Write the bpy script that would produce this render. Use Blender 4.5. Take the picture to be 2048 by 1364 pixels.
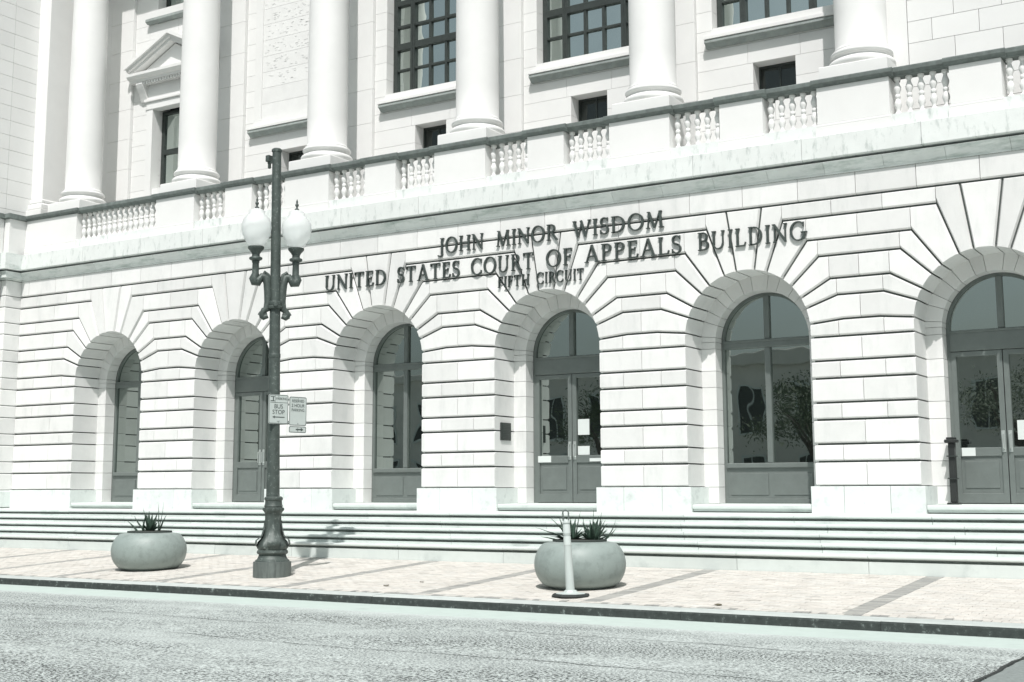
import bpy, bmesh, math, random
from math import sin, cos, tan, radians, pi, hypot, atan2
from mathutils import Vector, Matrix
random.seed(7)
R = random.Random(11)
for o in list(bpy.data.objects): bpy.data.objects.remove(o)
SC = bpy.context.scene
COL = SC.collection

# ------------------------------------------------------------------ camera
CAM = (13.419, -23.356, 1.282)
F_PX, CY_PX, YAW, PITCH, ROLL = 2560.66, 624.56, radians(31.386), radians(7.905), radians(-0.208)
cd = bpy.data.cameras.new('camera'); cam = bpy.data.objects.new('camera', cd); COL.objects.link(cam)
fwd = Vector((-sin(YAW)*cos(PITCH), cos(YAW)*cos(PITCH), sin(PITCH)))
rgt0 = Vector((cos(YAW), sin(YAW), 0)); up0 = rgt0.cross(fwd)
rgt = cos(ROLL)*rgt0 + sin(ROLL)*up0; up = -sin(ROLL)*rgt0 + cos(ROLL)*up0
m = Matrix((rgt, up, -fwd)).transposed().to_4x4(); m.translation = Vector(CAM); cam.matrix_world = m
cd.sensor_width = 36; cd.lens = F_PX/2048*36; cd.shift_y = -(682-CY_PX)/2048
cd.clip_start = 0.1; cd.clip_end = 3000
SC.camera = cam

# ------------------------------------------------------------------ light
SUN = Vector((0.47, -1.0, 1.62)).normalized()
EL = math.asin(SUN.z); ROT = atan2(SUN.x, SUN.y)
w = bpy.data.worlds.new('World'); SC.world = w; w.use_nodes = True
nt = w.node_tree; nt.nodes.clear()
sky = nt.nodes.new('ShaderNodeTexSky'); sky.sky_type = 'NISHITA'; sky.sun_disc = False
sky.sun_elevation = EL; sky.sun_rotation = ROT; sky.air_density = 1.0; sky.dust_density = 4.0; sky.ozone_density = 0.6
hsv = nt.nodes.new('ShaderNodeHueSaturation'); hsv.inputs['Saturation'].default_value = 0.45
tin = nt.nodes.new('ShaderNodeMixRGB'); tin.blend_type = 'MULTIPLY'; tin.inputs[0].default_value = 1; tin.inputs[2].default_value = (0.90, 1.0, 0.99, 1)
bg = nt.nodes.new('ShaderNodeBackground'); bg.inputs[1].default_value = 0.082
wo = nt.nodes.new('ShaderNodeOutputWorld')
nt.links.new(sky.outputs[0], hsv.inputs['Color']); nt.links.new(hsv.outputs[0], tin.inputs[1])
nt.links.new(tin.outputs[0], bg.inputs[0]); nt.links.new(bg.outputs[0], wo.inputs[0])
sd = bpy.data.lights.new('sun', 'SUN'); sd.energy = 3.7; sd.angle = radians(0.55); sd.color = (1.0, 0.955, 0.945)
sun = bpy.data.objects.new('sun', sd); COL.objects.link(sun); sun.location = (10, -20, 30)
sun.rotation_euler = (-SUN).to_track_quat('-Z', 'Y').to_euler()
SC.view_settings.view_transform = 'Standard'; SC.view_settings.look = 'None'
SC.view_settings.exposure = 0.22; SC.view_settings.gamma = 1
SC.view_settings.use_curve_mapping = False
SC.render.engine = 'CYCLES'

# ------------------------------------------------------------------ materials
def mat(name, col, rough=0.8, metal=0.0, spec=0.3, noise=0.0, nscale=3.0, rnd=0.0, bump=0.0, bscale=60.0, col2=None, mscale=1.2, mlo=0.5, mhi=0.62, stretch=None, coat=0.0):
    """plain surface: base colour, cloudy variation, per-object variation, fine relief, and optional stains of col2"""
    M = bpy.data.materials.new(name); M.use_nodes = True; t = M.node_tree; N = t.nodes; Lk = t.links
    b = N['Principled BSDF']; b.inputs['Roughness'].default_value = rough; b.inputs['Metallic'].default_value = metal
    b.inputs['Specular IOR Level'].default_value = spec
    if coat: b.inputs['Coat Weight'].default_value = coat; b.inputs['Coat Roughness'].default_value = 0.15
    tc = N.new('ShaderNodeTexCoord'); geo = N.new('ShaderNodeNewGeometry')
    src = geo.outputs['Position']
    if stretch:
        mp = N.new('ShaderNodeMapping'); mp.inputs['Scale'].default_value = stretch; Lk.new(src, mp.inputs['Vector']); msrc = mp.outputs[0]
    else: msrc = src
    rgb = N.new('ShaderNodeRGB'); rgb.outputs[0].default_value = (*col, 1); out = rgb.outputs[0]
    if col2:
        n = N.new('ShaderNodeTexNoise'); n.inputs['Scale'].default_value = mscale; n.inputs['Detail'].default_value = 9; n.inputs['Roughness'].default_value = 0.68
        Lk.new(msrc, n.inputs['Vector'])
        rp = N.new('ShaderNodeMapRange'); rp.inputs['From Min'].default_value = mlo; rp.inputs['From Max'].default_value = mhi; Lk.new(n.outputs[0], rp.inputs['Value'])
        mx = N.new('ShaderNodeMixRGB'); mx.inputs[2].default_value = (*col2, 1); Lk.new(rp.outputs[0], mx.inputs[0]); Lk.new(out, mx.inputs[1]); out = mx.outputs[0]
    fac = None
    if noise:
        n = N.new('ShaderNodeTexNoise'); n.inputs['Scale'].default_value = nscale; n.inputs['Detail'].default_value = 8; n.inputs['Roughness'].default_value = 0.65
        Lk.new(src, n.inputs['Vector'])
        rp = N.new('ShaderNodeMapRange'); rp.inputs['From Min'].default_value = 0.25; rp.inputs['From Max'].default_value = 0.75
        rp.inputs['To Min'].default_value = 1-noise; rp.inputs['To Max'].default_value = 1+noise; Lk.new(n.outputs[0], rp.inputs['Value']); fac = rp.outputs[0]
    if rnd:
        oi = N.new('ShaderNodeObjectInfo'); rp = N.new('ShaderNodeMapRange'); rp.inputs['To Min'].default_value = 1-rnd; rp.inputs['To Max'].default_value = 1+rnd*0.6
        Lk.new(oi.outputs['Random'], rp.inputs['Value'])
        if fac is None: fac = rp.outputs[0]
        else:
            mm = N.new('ShaderNodeMath'); mm.operation = 'MULTIPLY'; Lk.new(fac, mm.inputs[0]); Lk.new(rp.outputs[0], mm.inputs[1]); fac = mm.outputs[0]
    if fac is not None:
        vm = N.new('ShaderNodeVectorMath'); vm.operation = 'SCALE'; Lk.new(out, vm.inputs[0]); Lk.new(fac, vm.inputs['Scale']); out = vm.outputs[0]
    Lk.new(out, b.inputs['Base Color'])
    if bump:
        n = N.new('ShaderNodeTexNoise'); n.inputs['Scale'].default_value = bscale; n.inputs['Detail'].default_value = 5; Lk.new(src, n.inputs['Vector'])
        bp = N.new('ShaderNodeBump'); bp.inputs['Strength'].default_value = bump; bp.inputs['Distance'].default_value = 0.01; Lk.new(n.outputs[0], bp.inputs['Height']); Lk.new(bp.outputs[0], b.inputs['Normal'])
    return M

M = {}
M['stone'] = mat('limestone', (0.70, 0.705, 0.69), 0.85, noise=0.06, nscale=1.7, rnd=0.085, bump=0.2, bscale=45, col2=(0.60, 0.615, 0.60), mscale=1.6, mlo=0.52, mhi=0.74, stretch=(1.7, 1, 0.5))
M['stone_up'] = mat('pale_marble', (0.72, 0.725, 0.71), 0.8, noise=0.04, nscale=1.1, rnd=0.03, bump=0.1, bscale=40)
M['plinth'] = mat('plinth_granite', (0.66, 0.70, 0.68), 0.8, noise=0.06, nscale=4, rnd=0.06, bump=0.2, bscale=70, col2=(0.53, 0.57, 0.555), mscale=5, mlo=0.53, mhi=0.70)
M['fascia'] = mat('streaked_fascia_stone', (0.68, 0.71, 0.69), 0.85, noise=0.06, nscale=3, rnd=0.04, bump=0.2, col2=(0.40, 0.445, 0.425), mscale=4.5, mlo=0.53, mhi=0.72, stretch=(1.6, 1, 0.55))
M['mould'] = mat('moulding_stone', (0.70, 0.735, 0.715), 0.85, noise=0.08, nscale=4, rnd=0.06, bump=0.2, stretch=(0.6, 1, 3), col2=(0.42, 0.48, 0.45), mscale=2, mlo=0.5, mhi=0.68)
M['cap'] = mat('weathered_dark_coping', (0.15, 0.175, 0.166), 0.9, noise=0.3, nscale=8, rnd=0.15, bump=0.3)
M['sill'] = mat('shaded_sill', (0.30, 0.335, 0.32), 0.9, noise=0.2, nscale=6, rnd=0.1, bump=0.2)  # pale stone darkened in its colour to carry the shade under the sills
M['mortar'] = mat('dark_mortar', (0.075, 0.085, 0.08), 0.95)
M['step'] = mat('step_granite', (0.58, 0.63, 0.605), 0.75, noise=0.06, nscale=2.5, rnd=0.06, bump=0.15, bscale=80, col2=(0.45, 0.50, 0.48), mscale=1.6, mlo=0.55, mhi=0.72)
M['kerb_top'] = mat('kerb_top_granite', (0.46, 0.50, 0.48), 0.85, noise=0.12, nscale=6, rnd=0.06, bump=0.25)
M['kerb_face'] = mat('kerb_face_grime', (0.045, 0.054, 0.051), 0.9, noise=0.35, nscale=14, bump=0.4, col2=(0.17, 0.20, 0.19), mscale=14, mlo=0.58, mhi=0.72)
M['bronze'] = mat('weathered_bronze_frame', (0.155, 0.178, 0.168), 0.40, metal=0.2, spec=0.5, noise=0.1, nscale=5)
M['bronze_dark'] = mat('dark_bronze', (0.05, 0.06, 0.056), 0.45, metal=0.4, spec=0.5, noise=0.2, nscale=9)
M['letter'] = mat('letter_bronze', (0.075, 0.092, 0.085), 0.5, metal=0.5, spec=0.5, noise=0.2, nscale=12)
M['iron'] = mat('painted_iron', (0.065, 0.083, 0.075), 0.5, metal=0.2, spec=0.5, noise=0.3, nscale=7, bump=0.25, bscale=110, col2=(0.16, 0.19, 0.175), mscale=16, mlo=0.56, mhi=0.66)
M['iron_base'] = mat('galvanised_base', (0.14, 0.165, 0.155), 0.6, metal=0.3, spec=0.4, noise=0.15, nscale=6, bump=0.1, stretch=(4, 4, 0.4), col2=(0.08, 0.095, 0.09), mscale=3, mlo=0.5, mhi=0.7)
M['steel'] = mat('brushed_steel', (0.52, 0.56, 0.54), 0.35, metal=0.6, spec=0.5)
M['signal'] = mat('black_paint', (0.02, 0.023, 0.022), 0.45, spec=0.5)
M['sign_white'] = mat('sign_sheet', (0.50, 0.55, 0.53), 0.5, spec=0.4, noise=0.05, nscale=8)
M['sign_ink'] = mat('sign_ink', (0.07, 0.085, 0.08), 0.6)
M['planter'] = mat('planter_concrete', (0.25, 0.298, 0.28), 0.5, spec=0.45, noise=0.08, nscale=5, bump=0.12, bscale=160, col2=(0.185, 0.222, 0.208), mscale=7, mlo=0.50, mhi=0.74)
M['planter_rim'] = mat('planter_rim', (0.05, 0.06, 0.055), 0.7)
M['soil'] = mat('soil', (0.035, 0.035, 0.03), 0.95, noise=0.3, nscale=30, bump=0.6, bscale=60)
M['leaf'] = mat('succulent_leaf', (0.055, 0.095, 0.07), 0.5, spec=0.4, noise=0.4, nscale=25, rnd=0.35)
M['plastic'] = mat('post_plastic', (0.46, 0.51, 0.49), 0.45, spec=0.4, noise=0.04)
M['reflect'] = mat('reflective_band', (0.55, 0.60, 0.58), 0.35, spec=0.5)
M['rubber'] = mat('rubber_base', (0.035, 0.04, 0.038), 0.8, noise=0.2, nscale=20)
M['paper'] = mat('paper', (0.62, 0.66, 0.64), 0.9)
M['band'] = mat('dark_brick_band', (0.30, 0.315, 0.29), 0.9, noise=0.15, nscale=10, rnd=0.1, bump=0.4)
M['gutter'] = mat('gutter_concrete', (0.45, 0.525, 0.49), 0.9, noise=0.06, nscale=5, bump=0.2, col2=(0.29, 0.34, 0.32), mscale=1.1, mlo=0.58, mhi=0.75)
M['ground'] = mat('ground', (0.22, 0.23, 0.21), 0.95, noise=0.2, nscale=0.3)
M['patch'] = mat('asphalt_patch', (0.22, 0.25, 0.24), 0.9, noise=0.25, nscale=30, bump=0.5, bscale=90)
M['crack'] = mat('sealed_crack', (0.03, 0.035, 0.033), 0.7)
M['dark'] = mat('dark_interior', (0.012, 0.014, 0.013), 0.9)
M['chalk'] = mat('blind_panel_stone', (0.70, 0.705, 0.69), 0.85, noise=0.05, bump=0.12, bscale=14, rnd=0.03)
M['litter'] = mat('dry_leaf', (0.10, 0.09, 0.06), 0.9)

def special(name):
    Mx = bpy.data.materials.new(name); Mx.use_nodes = True; return Mx, Mx.node_tree.nodes, Mx.node_tree.links
# reflective glazing: dark room behind, coated pane in front, old glass slightly wavy
def glass(name, dark, refl, wav):
    g, N, Lk = special(name)
    N.remove(N['Principled BSDF']); df = N.new('ShaderNodeBsdfDiffuse'); df.inputs[0].default_value = (*dark, 1)
    gl = N.new('ShaderNodeBsdfGlossy'); gl.inputs['Roughness'].default_value = 0.012; gl.inputs[0].default_value = (0.84, 0.93, 0.88, 1)
    geo = N.new('ShaderNodeNewGeometry'); n = N.new('ShaderNodeTexNoise'); n.inputs['Scale'].default_value = 1.3; n.inputs['Detail'].default_value = 1; Lk.new(geo.outputs['Position'], n.inputs['Vector'])
    bp = N.new('ShaderNodeBump'); bp.inputs['Strength'].default_value = wav; bp.inputs['Distance'].default_value = 0.12; Lk.new(n.outputs[0], bp.inputs['Height']); Lk.new(bp.outputs[0], gl.inputs['Normal'])
    lw = N.new('ShaderNodeFresnel'); lw.inputs['IOR'].default_value = 1.5
    ad = N.new('ShaderNodeMath'); ad.operation = 'ADD'; ad.inputs[1].default_value = refl; Lk.new(lw.outputs[0], ad.inputs[0])
    mx = N.new('ShaderNodeMixShader'); Lk.new(ad.outputs[0], mx.inputs[0]); Lk.new(df.outputs[0], mx.inputs[1]); Lk.new(gl.outputs[0], mx.inputs[2])
    Lk.new(mx.outputs[0], N['Material Output'].inputs[0]); return g
M['glass'] = glass('street_glass', (0.006, 0.008, 0.0075), 0.40, 0.025)
M['glass_up'] = glass('upper_glass', (0.02, 0.026, 0.024), 0.62, 0.14)
M['glass_dark'] = glass('vent_glass', (0.015, 0.018, 0.017), 0.02, 0.2)
# frosted lamp globe
g, N, Lk = special('frosted_globe'); b = N['Principled BSDF']; b.inputs['Base Color'].default_value = (0.93, 0.96, 0.95, 1); b.inputs['Roughness'].default_value = 0.3
b.inputs['Transmission Weight'].default_value = 0.55; b.inputs['IOR'].default_value = 1.15; M['globe'] = g
# worn aggregate asphalt with dark specks
g, N, Lk = special('worn_asphalt'); b = N['Principled BSDF']; b.inputs['Roughness'].default_value = 0.9; b.inputs['Specular IOR Level'].default_value = 0.2
geo = N.new('ShaderNodeNewGeometry')
def noi(sc, det, ro=0.6, st=None):
    n = N.new('ShaderNodeTexNoise'); n.inputs['Scale'].default_value = sc; n.inputs['Detail'].default_value = det; n.inputs['Roughness'].default_value = ro
    if st:
        mp = N.new('ShaderNodeMapping'); mp.inputs['Scale'].default_value = st; Lk.new(geo.outputs['Position'], mp.inputs[0]); Lk.new(mp.outputs[0], n.inputs['Vector'])
    else: Lk.new(geo.outputs['Position'], n.inputs['Vector'])
    return n.outputs[0]
def mr(v, a, b_, c, d):
    r = N.new('ShaderNodeMapRange'); r.inputs[1].default_value = a; r.inputs[2].default_value = b_; r.inputs[3].default_value = c; r.inputs[4].default_value = d; Lk.new(v, r.inputs[0]); return r.outputs[0]
def ma(op, a, b_):
    q = N.new('ShaderNodeMath'); q.operation = op
    for i, v in ((0, a), (1, b_)):
        if isinstance(v, (int, float)): q.inputs[i].default_value = v
        else: Lk.new(v, q.inputs[i])
    return q.outputs[0]
speck = mr(noi(38, 3, 0.72), 0.475, 0.54, 0, 1)
wear = mr(noi(0.6, 6, 0.6, (0.5, 1.2, 1)), 0.36, 0.60, 0.42, 1.0)
edge = N.new('ShaderNodeSeparateXYZ'); Lk.new(geo.outputs['Position'], edge.inputs[0])
fresh = mr(edge.outputs[1], -9.9, -9.2, 1, 0.05)     # aggregate is buried under gutter fines next to the kerb
amount = ma('MULTIPLY', ma('MULTIPLY', speck, wear), fresh)
mxa = N.new('ShaderNodeMixRGB'); mxa.inputs[1].default_value = (0.50, 0.55, 0.53, 1); mxa.inputs[2].default_value = (0.022, 0.026, 0.025, 1); Lk.new(amount, mxa.inputs[0])
vm = N.new('ShaderNodeVectorMath'); vm.operation = 'SCALE'; Lk.new(mxa.outputs[0], vm.inputs[0]); Lk.new(mr(noi(2.5, 5), 0.3, 0.7, 0.88, 1.1), vm.inputs['Scale'])
Lk.new(vm.outputs[0], b.inputs['Base Color'])
bp = N.new('ShaderNodeBump'); bp.inputs['Strength'].default_value = 0.5; bp.inputs['Distance'].default_value = 0.012; Lk.new(noi(60, 4), bp.inputs['Height']); Lk.new(bp.outputs[0], b.inputs['Normal'])
M['asphalt'] = g
# brick pavers: colour from a per-brick attribute
g, N, Lk = special('brick_pavers'); b = N['Principled BSDF']; b.inputs['Roughness'].default_value = 0.9; b.inputs['Specular IOR Level'].default_value = 0.2
geo = N.new('ShaderNodeNewGeometry'); at = N.new('ShaderNodeVertexColor'); at.layer_name = 'tone'
vm = N.new('ShaderNodeVectorMath'); vm.operation = 'SCALE'; Lk.new(at.outputs[0], vm.inputs[0]); Lk.new(mr(noi(3, 7, 0.7), 0.3, 0.7, 0.85, 1.12), vm.inputs['Scale']); Lk.new(vm.outputs[0], b.inputs['Base Color'])
bp = N.new('ShaderNodeBump'); bp.inputs['Strength'].default_value = 0.4; bp.inputs['Distance'].default_value = 0.006; Lk.new(noi(120, 4), bp.inputs['Height']); Lk.new(bp.outputs[0], b.inputs['Normal'])
M['paver'] = g

# ------------------------------------------------------------------ mesh helpers
class MB:
    def __init__(s): s.v = []; s.f = []; s.m = []
    def add(s, vs, fs, mi=0):
        k = len(s.v); s.v += [tuple(p) for p in vs]; s.f += [tuple(i+k for i in f) for f in fs]; s.m += [mi]*len(fs); return s
    def box(s, x0, x1, y0, y1, z0, z1, mi=0):
        return s.add([(x0,y0,z0),(x1,y0,z0),(x1,y1,z0),(x0,y1,z0),(x0,y0,z1),(x1,y0,z1),(x1,y1,z1),(x0,y1,z1)],
                     [(0,3,2,1),(4,5,6,7),(0,1,5,4),(1,2,6,5),(2,3,7,6),(3,0,4,7)], mi)
    def cbox(s, x0, x1, y0, y1, z0, z1, c=0.01, mi=0):
        """box with chamfered long edges (front/top/bottom and ends)"""
        pts = []
        for z, e in ((z0, c), (z0+c, 0), (z1-c, 0), (z1, c)):
            pts.append([(x0+e, y0+e, z), (x1-e, y0+e, z), (x1-e, y1-e, z), (x0+e, y1-e, z)])
        vs = sum(pts, []); fs = [(3,2,1,0), (12,13,14,15)]
        for r in range(3):
            for i in range(4): fs.append((r*4+i, r*4+(i+1)%4, r*4+4+(i+1)%4, r*4+4+i))
        return s.add(vs, fs, mi)
    def prism(s, poly, y0, y1, mi=0):
        """(x,z) polygon, counter-clockwise from the front, extruded along +Y"""
        n = len(poly); vs = [(x, y0, z) for x, z in poly]+[(x, y1, z) for x, z in poly]
        fs = [tuple(range(n)), tuple(range(2*n-1, n-1, -1))]+[(i, n+i, n+(i+1)%n, (i+1)%n) for i in range(n)]
        return s.add(vs, fs, mi)
    def xprism(s, prof, x0, x1, mi=0):
        """(y,z) profile extruded along X"""
        n = len(prof); vs = [(x0, y, z) for y, z in prof]+[(x1, y, z) for y, z in prof]
        fs = [tuple(range(n-1, -1, -1)), tuple(range(n, 2*n))]+[(i, (i+1)%n, n+(i+1)%n, n+i) for i in range(n)]
        return s.add(vs, fs, mi)
    def lathe(s, prof, seg=24, c=(0,0,0), mi=0, cap=True):
        vs = []; fs = []; n = len(prof)
        for r, z in prof:
            for i in range(seg):
                a = 2*pi*i/seg; vs.append((c[0]+r*cos(a), c[1]+r*sin(a), c[2]+z))
        for j in range(n-1):
            for i in range(seg):
                fs.append((j*seg+i, j*seg+(i+1)%seg, (j+1)*seg+(i+1)%seg, (j+1)*seg+i))
        if cap: fs += [tuple(range(seg-1, -1, -1)), tuple(range((n-1)*seg, n*seg))]
        return s.add(vs, fs, mi)
    def tube(s, pts, rad, seg=10, mi=0):
        pts = [Vector(p) for p in pts]; n = len(pts)
        if isinstance(rad, (int, float)): rad = [rad]*n
        vs = []; fs = []; nrm = None
        for i, p in enumerate(pts):
            t = (pts[min(i+1, n-1)]-pts[max(i-1, 0)]).normalized()
            if nrm is None: nrm = t.orthogonal().normalized()
            nrm = (nrm-t*nrm.dot(t)).normalized(); b2 = t.cross(nrm)
            for k in range(seg):
                a = 2*pi*k/seg; vs.append(p+(nrm*cos(a)+b2*sin(a))*rad[i])
        for i in range(n-1):
            for k in range(seg): fs.append((i*seg+k, i*seg+(k+1)%seg, (i+1)*seg+(k+1)%seg, (i+1)*seg+k))
        fs += [tuple(range(seg-1, -1, -1)), tuple(range((n-1)*seg, n*seg))]
        return s.add(vs, fs, mi)
    def mesh(s, name, mats, smooth=None, shift=(0,0,0)):
        me = bpy.data.meshes.new(name)
        me.from_pydata([(x-shift[0], y-shift[1], z-shift[2]) for x, y, z in s.v], [], s.f); me.update()
        for mm in (mats if isinstance(mats, (list, tuple)) else [mats]): me.materials.append(M[mm])
        if any(s.m): me.polygons.foreach_set('material_index', s.m)
        if smooth is not None:
            me.polygons.foreach_set('use_smooth', [True]*len(me.polygons)); me.set_sharp_from_angle(angle=radians(smooth))
        return me

ORI = {}
def empty(name, loc, label=None, cat=None, group=None):
    o = bpy.data.objects.new(name, None); COL.objects.link(o); o.location = loc; o.empty_display_size = 0.3
    ORI[o] = Vector(loc)
    if label: tag(o, label, cat, group)
    return o
def tag(o, label, cat=None, group=None, kind=None):
    if label: o['label'] = label
    if cat: o['category'] = cat
    if group: o['group'] = group
    if kind: o['kind'] = kind
    return o
def put(name, mb, mats, parent=None, smooth=None, at=None):
    """mesh given in world coordinates; the object's origin is its parent's (or 'at')"""
    base = ORI[parent] if parent is not None else Vector((0,0,0))
    org = Vector(at) if at is not None else base
    o = bpy.data.objects.new(name, mb.mesh(name, mats, smooth, org)); COL.objects.link(o)
    if parent is not None: o.parent = parent
    o.location = org-base; ORI[o] = org; return o
def inst(name, me, loc, parent=None, rz=0.0):
    """another object on shared mesh data, loc in world space"""
    base = ORI[parent] if parent is not None else Vector((0,0,0))
    o = bpy.data.objects.new(name, me); COL.objects.link(o)
    if parent is not None: o.parent = parent
    o.location = Vector(loc)-base; o.rotation_euler = (0,0,rz); ORI[o] = Vector(loc); return o
def structure(name, mb, mats, parent=None, smooth=None):
    o = put(name, mb, mats, parent, smooth)
    if parent is None: o['kind'] = 'structure'
    return o

def inset(poly, ds):
    n = len(poly); out = []
    lines = []
    for i in range(n):
        (x0, z0), (x1, z1) = poly[i], poly[(i+1) % n]; l = hypot(x1-x0, z1-z0) or 1e-9
        nx, nz = -(z1-z0)/l, (x1-x0)/l; lines.append(((x0+nx*ds[i], z0+nz*ds[i]), ((x1-x0)/l, (z1-z0)/l), (nx, nz)))
    for i in range(n):
        (p, d, nn), (q, e, mm) = lines[i-1], lines[i]; den = d[0]*e[1]-d[1]*e[0]
        if abs(den) < 0.03:
            dd = (ds[i-1]+ds[i])/2; out.append((poly[i][0]+(nn[0]+mm[0])/2*dd, poly[i][1]+(nn[1]+mm[1])/2*dd))
        else:
            t = ((q[0]-p[0])*e[1]-(q[1]-p[1])*e[0])/den; out.append((p[0]+d[0]*t, p[1]+d[1]*t))
    return out
VD = 0.058
FR = {'h': 0.042, 'v': 0.006, 'a': 0.0, 'n': 0.0}; BK = {'h': 0.014, 'v': 0.004, 'a': 0.0, 'n': 0.0}
def stone(poly, types, y0=0.0, y1=0.82, fr=FR, bk=BK, vd=VD):
    """one wall stone with chamfered bed joints; poly counter-clockwise seen from the street"""
    a = inset(poly, [fr[t] for t in types]); b = inset(poly, [bk[t] for t in types]); n = len(poly)
    vs = [(x, y0, z) for x, z in a]+[(x, y0+vd, z) for x, z in b]+[(x, y1, z) for x, z in b]
    fs = [tuple(range(n)), tuple(range(3*n-1, 2*n-1, -1))]
    for i in range(n):
        j = (i+1) % n; fs += [(i, n+i, n+j, j), (n+i, 2*n+i, 2*n+j, n+j)]
    return MB().add(vs, fs)

# ------------------------------------------------------------------ street: ground, road, kerb, pavement
S = 4.475; W = 1.28; ZS = 4.24
YF, YK0, YK1 = -3.70, -8.0, -8.34          # stair foot, kerb back and front
def zs_(y): return 0.047*(y-YF)            # pavement falls towards the kerb
ZK = zs_(YK1)                              # kerb top
structure('ground', MB().add([(-1500,-1500,-0.62),(1500,-1500,-0.62),(1500,1500,-0.62),(-1500,1500,-0.62)], [(0,1,2,3)]), 'ground')
rd = MB(); ys = [-8.30, -8.8, -9.35, -11, -14, -18, -24]; zz = [ZK-0.118, ZK-0.118, ZK-0.108, ZK-0.080, ZK-0.035, ZK-0.01, ZK-0.03]
for i in range(2, 6):
    rd.add([(-120, ys[i+1], zz[i+1]), (120, ys[i+1], zz[i+1]), (120, ys[i], zz[i]), (-120, ys[i], zz[i])], [(0,1,2,3)])
rd.add([(-120,-34,ZK-0.2),(120,-34,ZK-0.2),(120,-24,zz[6]),(-120,-24,zz[6])], [(0,1,2,3)])
structure('road', rd, 'asphalt')
gt = MB()
for i in range(2): gt.add([(-120, ys[i+1], zz[i+1]), (120, ys[i+1], zz[i+1]), (120, ys[i], zz[i]), (-120, ys[i], zz[i])], [(0,1,2,3)])
structure('gutter', gt, 'gutter')
# resurfaced patch with a sealed edge
structure('road_patch', MB().add([(11.08,-14,-0.242),(16,-14,-0.242),(16,-10.1,-0.307),(11.08,-10.1,-0.307)], [(0,1,2,3)]), 'patch')
cr = MB(); px = 11.06
for i in range(16):
    ya, yb = -14+i*0.26, -14+(i+1)*0.26; za, zb = [(-0.246-0.066*((y+14)/3.9))+0.010 for y in (ya, yb)]
    xa, xb = px, 11.06+R.uniform(-0.02, 0.02); px = xb
    cr.add([(xa-0.022,ya,za),(xa+0.022,ya,za),(xb+0.022,yb,zb),(xb-0.022,yb,zb)], [(0,1,2,3)])
structure('sealed_joint', cr, 'crack')
# kerb stones
kerb = empty('kerb', (0, YK1, ZK)); kerb['kind'] = 'structure'
kx = -60.0
while kx < 60:
    ln = R.uniform(2.1, 2.8); dz = R.uniform(-0.004, 0.004)
    mb = MB(); x0, x1 = kx+0.002, kx+ln-0.002
    prof = [(YK0, ZK+0.012), (YK0, ZK-0.30), (YK1, ZK-0.30), (YK1, ZK-0.03), (YK1+0.012, ZK-0.008), (YK1+0.035, ZK)]
    n = len(prof); vs = [(x0, y, z+dz) for y, z in prof]+[(x1, y, z+dz) for y, z in prof]
    mb.add(vs, [(i, (i+1) % n, n+(i+1) % n, n+i) for i in (0, 4, 5)], 0)
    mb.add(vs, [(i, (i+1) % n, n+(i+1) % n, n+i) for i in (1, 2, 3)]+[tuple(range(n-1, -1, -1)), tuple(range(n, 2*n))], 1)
    put('kerb_stone', mb, ['kerb_top', 'kerb_face'], kerb); kx += ln
# pavement bed, bands and brick pavers
walk = structure('sidewalk', MB().add([(-60,YK0,zs_(YK0)-0.03),(60,YK0,zs_(YK0)-0.03),(60,YF+0.3,zs_(YF)-0.02),(-60,YF+0.3,zs_(YF)-0.02)], [(0,1,2,3)]), 'mortar')
BANDS = [8.73, 5.20, -0.24, 2.45, -2.9, -5.42, -7.8, -10.0, -12.6, 11.9, 14.8]
BWD = {8.73: 0.24}
def tone(c, v): return tuple(max(0, min(1, k*v)) for k in c)
def pavers(name, rects, cols, mname, dx, dy, gap, jit):
    vs = []; fs = []; cl = []
    for (x0, x1, y0, y1, brk) in rects:
        ny = max(1, round((y1-y0)/dy)); hy = (y1-y0)/ny
        for r in range(ny):
            ya, yb = y0+r*hy+gap/2, y0+(r+1)*hy-gap/2; x = x0-(dx/2 if (r % 2 and brk) else 0)
            while x < x1-1e-4:
                xa, xb = max(x, x0)+gap/2, min(x+dx, x1)-gap/2; x += dx
                if xb-xa < 0.02: continue
                h = R.uniform(-jit, jit); tl = R.uniform(-jit, jit)*0.6; k = len(vs)
                za, zb = zs_(ya)+h, zs_(yb)+h
                vs += [(xa,ya,za-tl),(xb,ya,za+tl),(xb,yb,zb+tl),(xa,yb,zb-tl),(xa,ya,za-0.03),(xb,ya,za-0.03),(xb,yb,zb-0.03),(xa,yb,zb-0.03)]
                fs += [(k,k+1,k+2,k+3),(k,k+4,k+5,k+1),(k+1,k+5,k+6,k+2),(k+2,k+6,k+7,k+3),(k+3,k+7,k+4,k)]
                c = tone(R.choice(cols), R.uniform(0.965, 1.03) if R.random() > 0.03 else R.uniform(0.72, 0.88)); cl += [c]*8
    me = bpy.data.meshes.new(name); me.from_pydata(vs, [], fs); me.update(); me.materials.append(M[mname])
    ca = me.color_attributes.new('tone', 'FLOAT_COLOR', 'POINT'); ca.data.foreach_set('color', [q for c in cl for q in (*c, 1.0)])
    o = bpy.data.objects.new(name, me); COL.objects.link(o); o.parent = walk; o['kind'] = 'stuff'; return o
BEIGE = [(0.56,0.54,0.495), (0.57,0.548,0.505), (0.55,0.534,0.49), (0.56,0.55,0.512)]
GREY = [(0.33,0.332,0.31), (0.37,0.37,0.345), (0.30,0.305,0.29)]
bs = sorted(BANDS); rects = []; prev = -24.0; bandrects = []
for bx in bs:
    hw = 0.13; rects.append((prev, bx-hw, YK0+0.12, YF-0.02, True)); bandrects.append((bx-hw, bx+hw, YK0+0.12, YF-0.02, False)); prev = bx+hw
rects.append((prev, 24.0, YK0+0.12, YF-0.02, True))
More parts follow.
